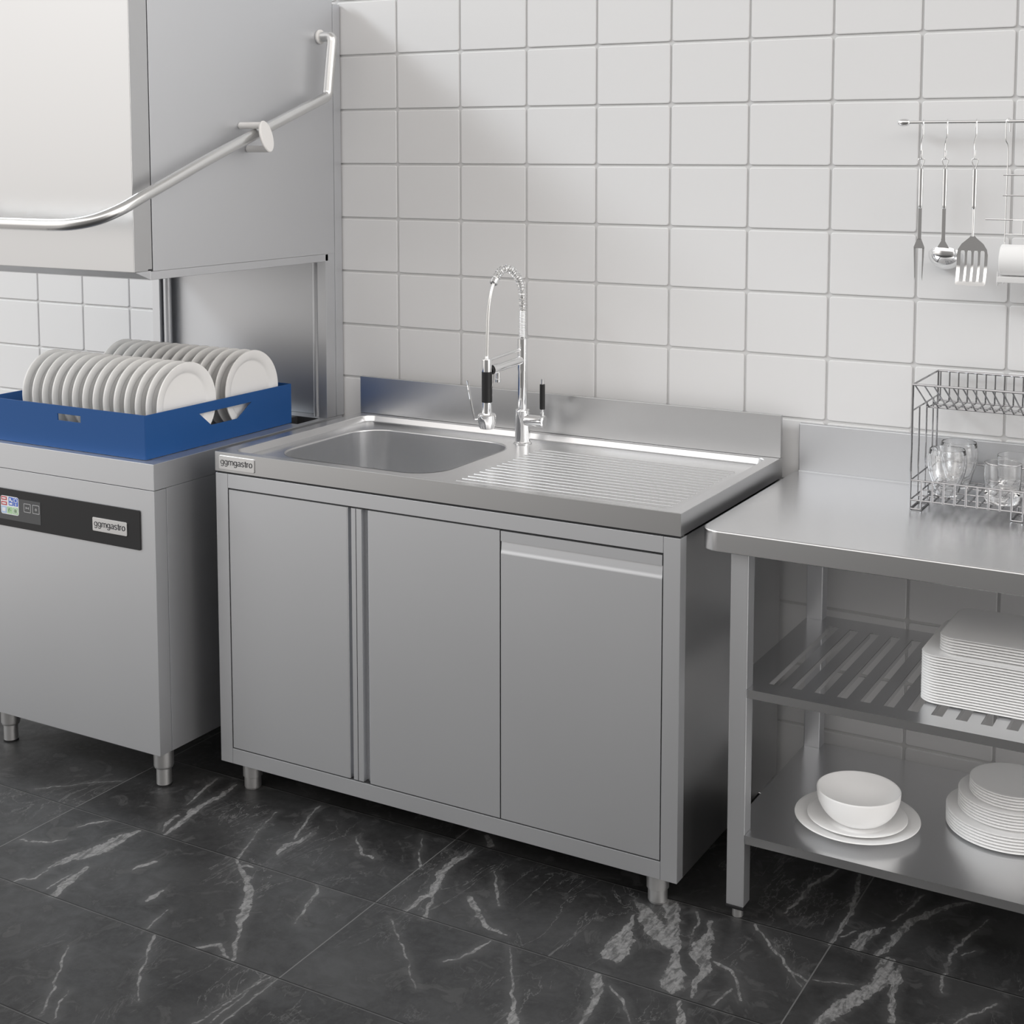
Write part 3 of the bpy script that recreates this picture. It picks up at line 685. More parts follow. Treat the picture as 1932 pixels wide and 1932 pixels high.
# ================================================================== BASKET AND PLATES
BX0, BX1, BY0, BY1, BZ0, BZ1 = -0.780, -0.2295, -0.7350, -0.1810, 0.8262, 0.9340
bk = thing('dish_basket', 'square blue plastic dishwasher basket filled with upright white plates', 'basket', ((BX0 + BX1) / 2, (BY0 + BY1) / 2, BZ0))
wt = 0.004
bm = new_bm()
prism(bm, [(BX0 + .002, BZ0), (BX1 - .002, BZ0), (BX1 - .002, BZ1), (BX0 + .002, BZ1)], 0, wt, holes=[[(-0.5235, .8965), (-0.4440, .8965), (-0.4440, .9135), (-0.5235, .9135)]], M=facing(BY0 + wt), bev=0.0006)
prism(bm, [(BX0 + .002, BZ0), (BX1 - .002, BZ0), (BX1 - .002, BZ1), (BX0 + .002, BZ1)], 0, wt, M=facing(BY1), bev=0.0006)
trap = [(-0.545, .9085), (-0.502, .8735), (-0.4015, .8735), (-0.3455, .9085)]
prism(bm, [(BY0 + .0005, BZ0), (BY1 - .0005, BZ0), (BY1 - .0005, BZ1), (BY0 + .0005, BZ1)], 0, wt, holes=[trap], M=facing_x(BX1 - wt), bev=0.0012)
prism(bm, [(BY0 + .0005, BZ0), (BY1 - .0005, BZ0), (BY1 - .0005, BZ1), (BY0 + .0005, BZ1)], 0, wt, holes=[trap], M=facing_x(BX0), bev=0.0012)
obj('basket_wall', bm, BLUE, bk)
bm = new_bm()
for k in range(14):
    y = BY0 + .02 + k * (BY1 - BY0 - .04) / 13
    box(bm, BX0 + wt, BX1 - wt, y - .0018, y + .0018, BZ0, BZ0 + .004)
for k in range(14):
    x = BX0 + .02 + k * (BX1 - BX0 - .04) / 13
    box(bm, x - .0018, x + .0018, BY0 + wt, BY1 - wt, BZ0, BZ0 + .0038)
obj('basket_grid', bm, BLUE, bk)

ordinal = ['', 'first', 'second', 'third', 'fourth', 'fifth', 'sixth', 'seventh', 'eighth', 'ninth', 'tenth', 'eleventh', 'twelfth', 'thirteenth', 'fourteenth', 'fifteenth', 'sixteenth', 'seventeenth', 'eighteenth']
PR = 0.1055
def plate_profile(R, flat_r, h, t):
    return [(0, 0), (flat_r * .92, 0), (flat_r, .0008), (R - .004, h - t), (R, h - t * .55), (R - .0005, h - .0004), (R - .0030, h), (R - .0065, h - .0004), (flat_r + .003, t + .0005), (flat_r - .004, t), (0, t)]
bm = new_bm()
lathe(bm, [(0, 0), (.070, 0), (.0745, .0015), (.0860, .0085), (.1005, .0105), (.1050, .0122), (PR, .0140), (.1045, .0158), (.1010, .0158), (.0860, .0135), (.0790, .0085), (.0745, .0060), (0, .0055)], 64, Matrix.Rotation(math.radians(90), 4, 'Y'))
plate = obj('dinner_plate', bm, CERAMIC)
px0, pst = -0.2570, 0.0357
first = True
for row, (py, n, grp) in enumerate(((-0.5750, 14, 'plates in the front row of the basket'), (-0.3280, 14, 'plates in the rear row of the basket'))):
    for k in range(n):
        x = px0 - k * (pst if row == 0 else 0.0350)
        where = 'front' if row == 0 else 'rear'
        lab = f'round white plate standing in blue basket, {ordinal[k + 1]} from the right in the {where} row'
        if k == 0: lab = f'round white plate with its whole face showing, right end of the {where} basket row'
        o = plate if first else dup(plate, (0, 0, 0), lab)
        first = False
        o.location = (x, py, BZ0 + .0045 + PR + .0006)
        tag(o, lab, 'plate', grp)

# ================================================================== SINK CABINET
SX0, SX1, SYF, SYB, ST = -0.0955, 1.1095, -0.6425, -0.036, 0.846
sk = thing('sink_cabinet', 'wide stainless steel sink cabinet with basin, ribbed drainer and three fronts', 'sink', ((SX0 + SX1) / 2, -0.34, 0))
DZ = 0.016
bm = new_bm()
outer = [(SX0, SYF), (SX1, SYF), (SX1, SYB), (SX0, SYB)]
N8 = 8
rec_o = rrect(SX0 + .034, SX1 - .027, SYF + .022, -0.064, 0.030, N8)
rec_i = rrect(SX0 + .0430, SX1 - .0360, SYF + .0310, -0.0730, 0.0210, N8)
bas_o = rrect(-0.004, 0.463, -0.551, -0.147, 0.088, N8)
def filled(loops_xy, z):
    t = bmesh.new(); es = []
    for lp in loops_xy:
        vs = [t.verts.new((p[0], p[1], z)) for p in lp]
        es += [t.edges.new((vs[i], vs[(i + 1) % len(vs)])) for i in range(len(vs))]
    bmesh.ops.triangle_fill(t, use_beauty=True, use_dissolve=False, edges=es)
    for f in t.faces:
        if f.normal.z < 0: f.normal_flip()
    return t
merge(bm, filled([[(SX0 + .0008, SYF + .0008), (SX1 - .0008, SYF + .0008), (SX1 - .0008, SYB - .0008), (SX0 + .0008, SYB - .0008)], rec_o], ST))
t = bmesh.new(); merge(t, filled([rec_i, bas_o], ST - DZ)); merge(bm, t)
def lp(xy, z): return [(x, y, z) for x, y in xy]
rec_m1 = [((a[0] * .75 + b[0] * .25), (a[1] * .75 + b[1] * .25)) for a, b in zip(rec_o, rec_i)]
rec_m2 = [((a[0] * .25 + b[0] * .75), (a[1] * .25 + b[1] * .75)) for a, b in zip(rec_o, rec_i)]
loops_bridge(bm, [lp(rec_o, ST), lp(rec_m1, ST - .0015), lp(rec_m2, ST - DZ + .0015), lp(rec_i, ST - DZ)])
# fascia around the edge, folded under
def rect(d): return [(SX0 + d, SYF + d), (SX1 - d, SYF + d), (SX1 - d, SYB - d), (SX0 + d, SYB - d)]
edge_bm = new_bm()
loops_bridge(edge_bm, [lp(rect(.0008), ST - .0001), lp(rect(0), ST - .0009), lp(rect(0), 0.7995), lp(rect(.0006), 0.799), lp(rect(.012), 0.799)])
obj('worktop_edge', edge_bm, HOOD_STEEL, sk, smooth=False)
# pressed ribs of the drainer
for k in range(16):
    y = -0.561 + k * (0.384 / 15)
    r = .0030
    prof = [(0, 0), (r, 0), (r * .95, .0009), (r * .6, .0019), (0, .0024)]
    t = bmesh.new(); n = 8
    x0, x1 = 0.537, 1.044
    loops = []
    for (rr, zz) in ((r, 0), (r * .8, .0011), (r * .35, .0021)):
        o = []
        for q in range(n + 1):
            a_ = math.radians(-90 + 180 * q / n); o.append((x1 + rr * math.cos(a_), y + rr * math.sin(a_), ST - DZ + zz))
        for q in range(n + 1):
            a_ = math.radians(90 + 180 * q / n); o.append((x0 + rr * math.cos(a_), y + rr * math.sin(a_), ST - DZ + zz))
        loops.append(o)
    t.free()
    loops_bridge(bm, loops, cap_last=True)
bmesh.ops.remove_doubles(bm, verts=bm.verts, dist=1e-6)
bmesh.ops.recalc_face_normals(bm, faces=bm.faces)
if sum(f.normal.z * f.calc_area() for f in bm.faces) < 0:
    for f in bm.faces: f.normal_flip()
wt_o = obj('worktop', bm, STEEL_SATIN, sk, angle=25)
bm = new_bm()
def shr(d, r): return rrect(-0.004 + d, 0.463 - d, -0.551 + d, -0.147 - d, r, N8)
loops_bridge(bm, [lp(shr(-.0015, .0895), ST - DZ + .0006), lp(shr(0.001, .087), ST - DZ + .0004), lp(shr(.004, .084), ST - DZ - .003), lp(shr(.008, .080), ST - DZ - .20), lp(shr(.014, .074), ST - DZ - .225), lp(shr(.030, .058), ST - DZ - .242), lp(shr(.060, .03), ST - DZ - .246)], cap_last=True)
for f in bm.faces: f.normal_flip()
bmesh.ops.recalc_face_normals(bm, faces=bm.faces)
basin = obj('basin', bm, STEEL_SATIN, sk, angle=60)
bm = new_bm(); lathe(bm, [(0, .004), (.018, .004), (.024, .001), (.040, .0015), (.044, 0), (.044, -.001), (0, -.001)], 40, Matrix.Translation((0.230, -0.349, ST - DZ - .2445)))
obj('drain', bm, CHROME, sk)
bm = new_bm()
box(bm, SX0 + .0005, SX1 - .0005, SYB - .013, SYB - .001, ST + .0003, 0.9475, 0.0012)
obj('backsplash', bm, HOOD_STEEL, sk)
# carcass
bm = new_bm()
CZ0, CZ1 = 0.0782, 0.7945
CF = SYF + .0005
st = .0372
for (x0, x1) in ((SX0 + .0005, SX0 + st), (SX1 - st, SX1 - .0005)):
    pb = new_bm(); box(pb, x0, x1, CF, CF + .030, CZ0, CZ1, 0.0008)
    obj('corner_post', pb, STEEL, sk)
box(bm, SX0 + .0005, SX0 + .004, CF + .0302, SYB - .002, CZ0, CZ1)
box(bm, SX1 - .004, SX1 - .0005, CF + .0302, SYB - .002, CZ0, CZ1, 0.0008)
box(bm, SX0 + .0045, SX1 - .0045, SYB - .006, SYB - .0025, CZ0, CZ1)
box(bm, SX0 + .0045, SX1 - .0045, CF + .0305, SYB - .007, CZ0, CZ0 + .004)
obj('carcass', bm, HOOD_STEEL, sk)
bm = new_bm()
box(bm, SX0 + st + .0004, SX1 - st - .0004, CF, CF + .025, 0.7605, CZ1, 0.0008)
box(bm, SX0 + st + .0004, SX1 - st - .0004, CF, CF + .025, CZ0, 0.1162, 0.0008)
box(bm, 0.303, 0.330, CF + .0215, CF + .028, 0.1165, 0.7600)
box(bm, 0.690, 0.701, CF + .0215, CF + .028, 0.1165, 0.7600)
obj('front_frame', bm, STEEL, sk)
bm = new_bm()      # black strips added as shade in the gaps round fronts and worktop
for (x0, x1, z0, z1) in ((SX0 + st + .0005, SX1 - st - .0005, 0.7572, 0.7603), (SX0 + st + .0005, SX1 - st - .0005, 0.1164, 0.1193), (SX0 + st + .0005, SX0 + st + .0032, 0.1195, 0.757), (SX1 - st - .0022, SX1 - st - .0004, 0.1195, 0.757), (0.6937, 0.6963, 0.1195, 0.757), (0.31595, 0.31765, 0.1195, 0.757)):
    box(bm, x0, x1, CF + .0030, CF + .0150, z0, z1)
box(bm, SX0 + .003, SX1 - .003, CF + .0035, CF + .018, CZ1 + .0002, .7988)
obj('gap_shade', bm, BLACK, sk)
DB, DT = 0.1195, 0.7570
def vfront(name, sec, z0, z1):
    bm = new_bm(); prism(bm, sec, z0, z1, bev=0.0); return obj(name, bm, STEEL, sk, angle=60)
F = CF
def curve_pts(a, b, n=5):
    """eased step from a=(x,y) to b=(x,y) with soft ends"""
    o = []
    for k in range(n + 1):
        t = k / n; s_ = t * t * (3 - 2 * t)
        o.append((a[0] + (b[0] - a[0]) * t, a[1] + (b[1] - a[1]) * s_))
    return o
d1 = [(-0.0548, F), (0.2915, F), (0.2930, F + .0008), (0.2940, F + .003), (0.2943, F + .0170), (0.3040, F + .0170)] + [(0.3040, F + .0002), (0.3158, F + .0002), (0.3158, F + .020), (-0.0548, F + .020)]
vfront('door', d1, DB, DT)
d2 = [(0.3178, F + .0002), (0.3320, F + .0002), (0.3320, F + .0160), (0.3370, F + .0160)] + curve_pts((0.3385, F + .0120), (0.3530, F), 6) + [(0.6935, F), (0.6935, F + .020), (0.3178, F + .020)]
vfront('door', d2, DB, DT)
bm = new_bm()
sec = [(F, DB), (F, 0.7060)] + [(F + .0016 * ((k / 6) ** 2 * (3 - 2 * k / 6)), 0.7060 + .0110 * k / 6) for k in range(1, 7)] + [(F + .0030, 0.7345), (F - .0004, 0.7345), (F - .0004, 0.7565), (F + .020, 0.7565), (F + .020, DB)]
prism(bm, sec, 0.6965, 1.0700, M=facing_x(0.0))
obj('drawer_front', bm, STEEL, sk, angle=60)
for (lx, ly) in ((-0.0465, -0.583), (1.0415, -0.583), (-0.0465, -0.100), (1.0415, -0.100)):
    bm = new_bm()
    lathe(bm, [(0, .0800), (.0235, .0800), (.0235, .0300), (.0205, .0280), (.0205, .0030), (.019, .001), (.019, 0), (0, 0)], 36, Matrix.Translation((lx, ly, 0)))
    obj('leg', bm, LEG_STEEL, sk)
badge(-0.0818, 0.0260, 0.8055, 0.8380, SYF - .0002, sk)

# ------------------------------------------------------------------ spring faucet
TXc, TYc, TZ0 = 0.4600, -0.1260, ST - DZ + .0003
fc = thing('kitchen_faucet', 'tall chrome spring faucet with black grips, standing behind the sink basin', 'faucet', (TXc, TYc, TZ0))
al = math.radians(10)
DV = Vector((-math.sin(al), -math.cos(al), 0))
B = Vector((TXc, TYc, 0))
def at(reach, z): return B + DV * reach + Vector((0, 0, z))
bm = new_bm()
lathe(bm, [(0, 0), (.0235, 0), (.0235, .002), (.0200, .004), (.0190, .006), (.0190, .082), (.0175, .085), (.0145, .0865), (0, .0865)], 48, Matrix.Translation((TXc, TYc, TZ0)))
obj('base_body', bm, CHROME, fc)
bm = new_bm()
cyl(bm, at(0, TZ0 + .0865), at(0, 1.016), .0118, n=36)
cyl(bm, at(0, 1.0155), at(0, 1.0185), .0128, n=36)
cyl(bm, at(0, 1.0180), at(0, 1.0960), .0132, n=36, bev=.001)
obj('riser', bm, CHROME, fc)
# hose inside the spring, then free to the spray head
R = 0.137
arc = [at(0, 1.096), at(0, 1.135), at(-.001, 1.185), at(.004, 1.222), at(.020, 1.252), at(.050, 1.272), at(.084, 1.270), at(.112, 1.240), at(.129, 1.190), at(.1345, 1.13), at(R, 1.05)]
hp = smooth_path(arc, 14)
bm = new_bm(); tube(bm, hp, .0042, 12)
obj('hose', bm, mat('pale_hose', (.75, .75, .74), .6, .2), fc)
# spring coil follows the hose over its first part
lens = [0]
for a_, b_ in zip(hp, hp[1:]): lens.append(lens[-1] + (b_ - a_).length)
def hp_at(s_):
    for i_ in range(len(hp) - 1):
        if lens[i_ + 1] >= s_:
            f_ = (s_ - lens[i_]) / max(1e-9, lens[i_ + 1] - lens[i_])
            return hp[i_].lerp(hp[i_ + 1], f_), (hp[i_ + 1] - hp[i_]).normalized()
    return hp[-1], (hp[-1] - hp[-2]).normalized()
coil = []
s_, ph = 0.0, 0.0
Send = next(lens[i_] for i_ in range(len(hp)) if (hp[i_] - B).to_2d().length > .106)
side = DV.cross(Vector((0, 0, 1))).normalized()
while s_ < Send:
    p, tg = hp_at(s_)
    nn = side.cross(tg).normalized()
    coil.append(p + (side * math.cos(ph) + nn * math.sin(ph)) * .0094)
    pitch = .0036 if s_ < .068 else .0078
    s_ += pitch / 16; ph += 2 * math.pi / 16
bm = new_bm(); tube(bm, coil, .00125, 6)
obj('spring', bm, CHROME, fc)
p, tg = hp_at(Send)
bm = new_bm(); cyl(bm, p - tg * .004, p + tg * .010, .0105, n=24, bev=.002)
obj('spring_collar', bm, CHROME, fc)
# spray head hanging at the end
hd_b = at(R, 0)
def zz(z): return hd_b + Vector((0, 0, z))
bm = new_bm()
lathe(bm, [(0, 1.066), (.0045, 1.066), (.0060, 1.060), (.0110, 1.059), (.0120, 1.056), (.0120, 1.028), (0, 1.028)], 36, Matrix.Translation(hd_b))
sh = obj('spray_head', bm, CHROME, fc)
bm = new_bm()
lathe(bm, [(0, .953), (.0120, .953), (.0122, .926), (.0205, .924), (.0228, .921), (.0228, .907), (.0205, .899), (.0180, .890), (.0165, .888), (0, .888)], 36, Matrix.Translation(hd_b))
obj('nozzle', bm, CHROME, sh)
bm = new_bm(); cyl(bm, zz(.9525), zz(1.0285), .0128, n=36, bev=.001)
obj('black_grip', bm, BLACK, sh)
bm = new_bm()
lv = (DV * .75 + Vector((-1, 0, 0)) * .55).normalized()
lv = Vector((-0.98, -0.2, 0)).normalized()
tube(bm, smooth_path([zz(.912) + lv * .018, zz(.908) + lv * .029, zz(.917) + lv * .034, zz(.960) + lv * .043, zz(1.004) + lv * .051], 5), .0026, 8)
obj('spray_lever', bm, CHROME, sh)
# docking arms
bm = new_bm()
tube(bm, [at(0.006, 1.042), at(.060, 1.037), at(R - .030, 1.032)], .0105, 20)
tube(bm, [at(R - .036, 1.0325), at(R - .018, 1.031)], .0125, 20)
obj('docking_arm', bm, CHROME, fc)
bm = new_bm(); tube(bm, [at(0.006, 1.0690), at(.060, 1.064), at(R - .008, 1.0555)], .0040, 12)
obj('upper_arm', bm, CHROME, fc)
bm = new_bm(); cyl(bm, at(R - .0180, 1.030), at(R - .0105, 1.029), .0108, n=24)
obj('black_clip', bm, BLACK, fc)
bm = new_bm()
lathe(bm, [(0, 1.024), (.0055, 1.024), (.0055, 1.006), (.0070, 1.004), (.0066, .997), (0, .997)], 20, Matrix.Translation(at(R - .042, 0)))
tube(bm, [at(R - .026, 1.02), at(R - .025, 1.005), at(R - .021, .985)], .0014, 8)
obj('pot_filler_spout', bm, CHROME, fc)
# side lever
bm = new_bm()
cyl(bm, (TXc + .012, TYc - .004, .8905), (TXc + .060, TYc - .004, .8905), .0145, n=32)
cyl(bm, (TXc + .0595, TYc - .004, .8905), (TXc + .0665, TYc - .004, .8905), .0172, n=32, bev=.003)
cyl(bm, (TXc + .0585, TYc - .004, .9030), (TXc + .0585, TYc - .004, .9150), .0048, n=16)
cyl(bm, (TXc + .0585, TYc - .004, .9150), (TXc + .0585, TYc - .004, .9990), .0033, n=16, bev=.001)
vl = obj('mixer_lever', bm, CHROME, fc)
bm = new_bm(); cyl(bm, (TXc + .0585, TYc - .004, .9220), (TXc + .0585, TYc - .004, .9850), .0066, n=24, bev=.0006)
obj('black_grip', bm, BLACK, vl)

# ================================================================== WORK TABLE
WX0, WX1, WYF, WT = 1.131, 2.331, -0.6065, 0.812
tb = thing('work_table', 'stainless steel work table with two shelves and low backsplash beside the sink', 'table', ((WX0 + WX1) / 2, -0.3, 0))
def ttop(d, r):
    x0, x1, y0, y1 = WX0 + d, WX1 - d, WYF + d, -0.014
    o = []
    n = 10
    for (cx_, cy_, a0) in ((x0 + r, y0 + r, 180), (x1 - r, y0 + r, 270)):
        for k in range(n + 1):
            a_ = math.radians(a0 + 90 * k / n); o.append((cx_ + r * math.cos(a_), cy_ + r * math.sin(a_)))
    return o + [(x1, y1), (x0, y1)]
bm = new_bm()
loops_bridge(bm, [[(x, y, .769) for x, y in ttop(.012, .030)], [(x, y, .769) for x, y in ttop(.0012, .0405)], [(x, y, .7702) for x, y in ttop(0, .042)], [(x, y, WT - .0045) for x, y in ttop(0, .042)],
                  [(x, y, WT - .0022) for x, y in ttop(.0008, .041)], [(x, y, WT - .0006) for x, y in ttop(.0025, .0395)], [(x, y, WT) for x, y in ttop(.0050, .037)]], cap_last=True)
bmesh.ops.recalc_face_normals(bm, faces=bm.faces)
obj('table_top', bm, STEEL_SATIN, tb, angle=50)
bm = new_bm()
box(bm, 1.1405, WX1, -0.0135, -0.0015, .770, .9270, 0.0026, 3)
tube(bm, [(1.1425, -.0140, WT + .0008), (WX1, -.0140, WT + .0008)], .0028, 10)
obj('backsplash', bm, STEEL, tb)
LX0 = 1.1900; LW = .0375
legs = [(LX0, -0.5765), (LX0, -0.0875), (WX1 - .060 - LW, -0.5765), (WX1 - .060 - LW, -0.0875)]
for (lx, ly) in legs:
    bm = new_bm(); box(bm, lx, lx + LW, ly, ly + LW, .0280, .7688, .0022, 3)
    lg = obj('leg', bm, STEEL, tb)
    bm = new_bm(); box(bm, lx - .0006, lx + LW + .0006, ly - .0006, ly + LW + .0006, .0215, .0285, .0015)
    obj('black_end_cap', bm, BLACK, lg)
    bm = new_bm(); cyl(bm, (lx + LW / 2, ly + LW / 2, 0), (lx + LW / 2, ly + LW / 2, .0220), .0115, n=28, bev=.0008)
    obj('adjustable_foot', bm, LEG_STEEL, lg)
# shelves: the corners are notched round the legs
def shelf_outline(y0, y1):
    a0, a1 = LX0 - .0, legs[2][0] + LW
    e = .0006
    yf, yb = y0, y1
    return [(a0 + LW + e, yf), (legs[2][0] - e, yf), (legs[2][0] - e, legs[0][1] + LW + e), (a1, legs[0][1] + LW + e), (a1, legs[1][1] - e), (legs[2][0] - e, legs[1][1] - e), (legs[2][0] - e, yb), (a0 + LW + e, yb), (a0 + LW + e, legs[1][1] - e), (a0, legs[1][1] - e), (a0, legs[0][1] + LW + e), (a0 + LW + e, legs[0][1] + LW + e)]
SH = .4875
slots = []
for k in range(22):
    x = 1.2560 + k * .0462
    if x + .022 < legs[2][0] + .02: slots.append([(x, -0.5250), (x + .0215, -0.5250), (x + .0215, -0.1190), (x, -0.1190)])
bm = new_bm(); prism(bm, shelf_outline(-.5765, -.052), SH - .0015, SH, holes=slots)
# folded edges and slot lips
box(bm, LX0 + LW + .001, legs[2][0] - .001, -.5763, -.5745, SH - .018, SH - .0012, .0004)
box(bm, LX0 + LW + .001, legs[2][0] - .001, -.0540, -.0522, SH - .018, SH - .0012, .0004)
box(bm, LX0 + .0002, LX0 + .0018, -.5380, -.0885, SH - .018, SH - .0012, .0004)
for s in slots:
    for xx in (s[0][0] - .0012, s[1][0]):
        box(bm, xx, xx + .0012, -0.5250, -0.1190, SH - .012, SH - .0006)
obj('slatted_shelf', bm, STEEL_SATIN, tb, angle=30)
LS = .1825
bm = new_bm(); prism(bm, shelf_outline(-.5765, -.052), LS - .0015, LS)
box(bm, LX0 + LW + .001, legs[2][0] - .001, -.5763, -.5745, LS - .018, LS - .0012, .0004)
box(bm, LX0 + LW + .001, legs[2][0] - .001, -.0540, -.0522, LS - .018, LS - .0012, .0004)
box(bm, LX0 + .0002, LX0 + .0018, -.5380, -.0885, LS - .018, LS - .0012, .0004)
obj('lower_shelf', bm, STEEL_SATIN, tb, angle=30)

# ------------------------------------------------------------------ dishes on the slatted shelf
def square_plate(size_x, size_y, r, h=.0085):
    bm = new_bm()
    def L_(d, z, rr): return [(x, y, z) for x, y in rrect(-size_x / 2 + d, size_x / 2 - d, -size_y / 2 + d, size_y / 2 - d, rr, 8)]
    loops_bridge(bm, [L_(.040, 0, r * .5), L_(.010, .0012, r * .85), L_(.002, .0030, r * .96), L_(0, .0042, r), L_(.0010, .0050, r * .98), L_(.0040, .0052, r * .92), L_(.040, .0022, r * .5)], cap_last=True, cap_first=True)
    bmesh.ops.recalc_face_normals(bm, faces=bm.faces)
    return bm
def stack(name, bm, n, x, y, z, pitch, cat, grp, first_lab, mid_lab, last_lab):
    base = obj(name, bm, CERAMIC_MATT, angle=50)
    for k in range(n):
        lab = first_lab if k == 0 else last_lab if k == n - 1 else mid_lab % ordinal[k + 1]
        o = base if k == 0 else dup(base, (0, 0, 0), lab)
        o.location = (x, y, z + k * pitch)
        tag(o, lab, cat, grp)
NB = 18
stack('square_plate', square_plate(.252, .252, .036), NB, 1.540 + .126, -.4760 + .126, SH + .0003, .0055, 'plate', 'large square plates on the slatted shelf',
      'large white square plate lying directly on the slatted shelf, lowest of the tall stack', 'large white square plate in the tall stack, %s from the bottom', 'large white square plate, topmost of the large ones, under the smaller square plates')
zt_ = SH + .0003 + NB * .0055
stack('small_square_plate', square_plate(.212, .212, .032), 6, 1.571 + .106, -.4570 + .106, zt_ + .0002, .0056, 'plate', 'small square plates on the larger ones',
      'smaller white square plate, lowest of six, resting on the large square plates', 'smaller white square plate on the large stack, %s from its bottom', 'small white square plate, topmost of the whole stack on the slatted shelf')

# ------------------------------------------------------------------ dishes on the lower shelf
def round_plate(R, flat_r, h, t=.0035):
    bm = new_bm(); lathe(bm, plate_profile(R, flat_r, h, t), 96); return bm
cxp, cyp = 1.4105, -0.4120
single('charger_plate', (lambda b: (bmesh.ops.translate(b, vec=(cxp, cyp, LS), verts=b.verts), b)[1])(round_plate(.1265, .070, .0190)), CERAMIC_MATT,
       'widest white round plate lying under the bowl on the lower shelf', 'plate', (cxp, cyp, LS), angle=60)
single('salad_plate', (lambda b: (bmesh.ops.translate(b, vec=(cxp, cyp, LS + .0040), verts=b.verts), b)[1])(round_plate(.1010, .060, .0170)), CERAMIC_MATT,
       'middle sized white round plate directly under the bowl on the lower shelf', 'plate', (cxp, cyp, LS + .0040), angle=60)
bm = new_bm()
Rb = .0845
prof = [(0, 0), (.026, 0), (.030, .0015)]
for k in range(1, 13):
    a_ = math.radians(90 * k / 12); prof.append((.030 + (Rb - .030) * math.sin(a_) ** .9, .0015 + .0640 * (1 - math.cos(a_)) ** .85))
prof += [(Rb + .0002, .0685), (Rb - .0014, .0700), (Rb - .0032, .0685)]
for k in range(12, 0, -1):
    a_ = math.radians(90 * k / 12); prof.append(((.030 + (Rb - .030) * math.sin(a_) ** .9) - .0035, .0055 + .0600 * (1 - math.cos(a_)) ** .85))
prof += [(0, .0050)]
lathe(bm, prof, 96, Matrix.Translation((cxp + .003, cyp - .004, LS + .0080)))
single('soup_bowl', bm, CERAMIC_MATT, 'white round bowl standing on two plates on the lower shelf', 'bowl', (cxp + .003, cyp - .004, LS + .0080), angle=60)

sx, sy = 1.688, -0.276
def low_plate(R):
    return new_bm_lathe([(0, 0), (R * .55, 0), (R * .60, .0006), (R - .006, .0042), (R - .0006, .0052), (R, .0064), (R - .0010, .0073), (R - .0036, .0073), (R * .62, .0028), (0, .0026)])
def new_bm_lathe(p):
    bm = new_bm(); lathe(bm, p, 96); return bm
stack('dinner_plate', low_plate(.1265), 6, sx, sy, LS, .0064, 'plate', 'large round plates of the stepped stack',
      'large white round plate flat on lower shelf, bottom of stepped stack', 'large white round plate in the stepped stack, %s from the bottom of the large tier', 'large white round plate, topmost of the bottom tier of the stepped stack')
z2 = LS + 6 * .0064 + .001
stack('dessert_plate', low_plate(.1045), 6, sx + .002, sy - .004, z2, .0062, 'plate', 'medium round plates of the stepped stack',
      'medium white round plate, lowest of the middle tier of the stepped stack', 'medium white round plate in the middle tier, %s from the bottom of that tier', 'medium white round plate, topmost of the middle tier of the stepped stack')
z3 = z2 + 6 * .0062 + .001
stack('side_plate', low_plate(.0845), 5, sx + .006, sy - .014, z3, .0060, 'plate', 'small round plates of the stepped stack',
      'small white round plate, lowest of the upper tier of the stepped stack', 'small white round plate in the upper tier, %s from the bottom of that tier', 'small white round plate, topmost of the stepped stack on the lower shelf')

# ================================================================== DISH RACK
RX0, RXE, RY0, RY1 = 1.4605, 1.870, -0.2460, -0.0240
dr = thing('dish_drying_rack', 'two tier chrome wire dish rack holding glasses on the work table', 'dish rack', ((RX0 + RXE) / 2, (RY0 + RY1) / 2, WT))
wr = .0021
z_bf, z_rail, z_side, z_top = .8325, .8745, 1.0220, 1.0770
P_ = .02268
nbar = int((RXE - RX0) / P_)
bm = new_bm()
for (x, y) in ((RX0, RY0), (RX0, RY1), (RXE, RY0), (RXE, RY1)):
    tube(bm, [(x, y, WT + .002), (x, y, z_top)], wr, 8)
tube(bm, [(RX0, RY0, z_top), (RXE, RY0, z_top), (RXE, RY1, z_top), (RX0, RY1, z_top)], wr * 1.15, 8, closed=True)
for x in (RX0, RXE):
    tube(bm, [(x, RY0, z_side), (x, RY1, z_side)], wr * .85, 8)
    for y in (-.1850, -.1220, -.0640):
        tube(bm, [(x, y, z_bf if y > -.15 else z_bf), (x, y, z_side)], wr * .85, 8)
obj('frame', bm, WIRE, dr)
ybt = -.1230
zt2 = 1.0110
bm = new_bm()
tube(bm, [(RX0, ybt, zt2), (RXE, ybt, zt2)], wr * .9, 8)
tube(bm, [(RX0, RY1, zt2), (RXE, RY1, zt2)], wr * .9, 8)
tube(bm, [(RX0, (ybt + RY1) / 2, zt2 - .002), (RXE, (ybt + RY1) / 2, zt2 - .002)], wr * .9, 8)
for x in (RX0, RXE): tube(bm, [(x, ybt, zt2), (x, ybt, z_side)], wr * .85, 8)
for k in range(0, nbar + 1):
    x = RX0 + .0040 + k * .0195 * 1.0
    if x > RXE: break
    tube(bm, [(x, RY0, z_top - .001), (x + .0012, ybt, zt2), (x + .0012, RY1, zt2), (x + .0012, RY1, z_top - .002)], wr * .8, 7)
obj('upper_tray', bm, WIRE, dr)
bm = new_bm()
for z in (z_bf, z_rail):
    tube(bm, [(RX0, RY0, z), (RXE, RY0, z), (RXE, RY1, z), (RX0, RY1, z)], wr * .95, 8, closed=True)
for y in (-.190, -.135, -.080):
    tube(bm, [(RX0, y, z_bf - .002), (RXE, y, z_bf - .002)], wr * .8, 8)
for k in range(1, nbar + 1):
    x = RX0 + k * P_
    tube(bm, [(x, RY0 - .0012, z_rail), (x, RY0 - .0012, z_bf - .001), (x, RY1, z_bf - .001)], wr * .8, 7)
obj('lower_basket', bm, WIRE, dr)
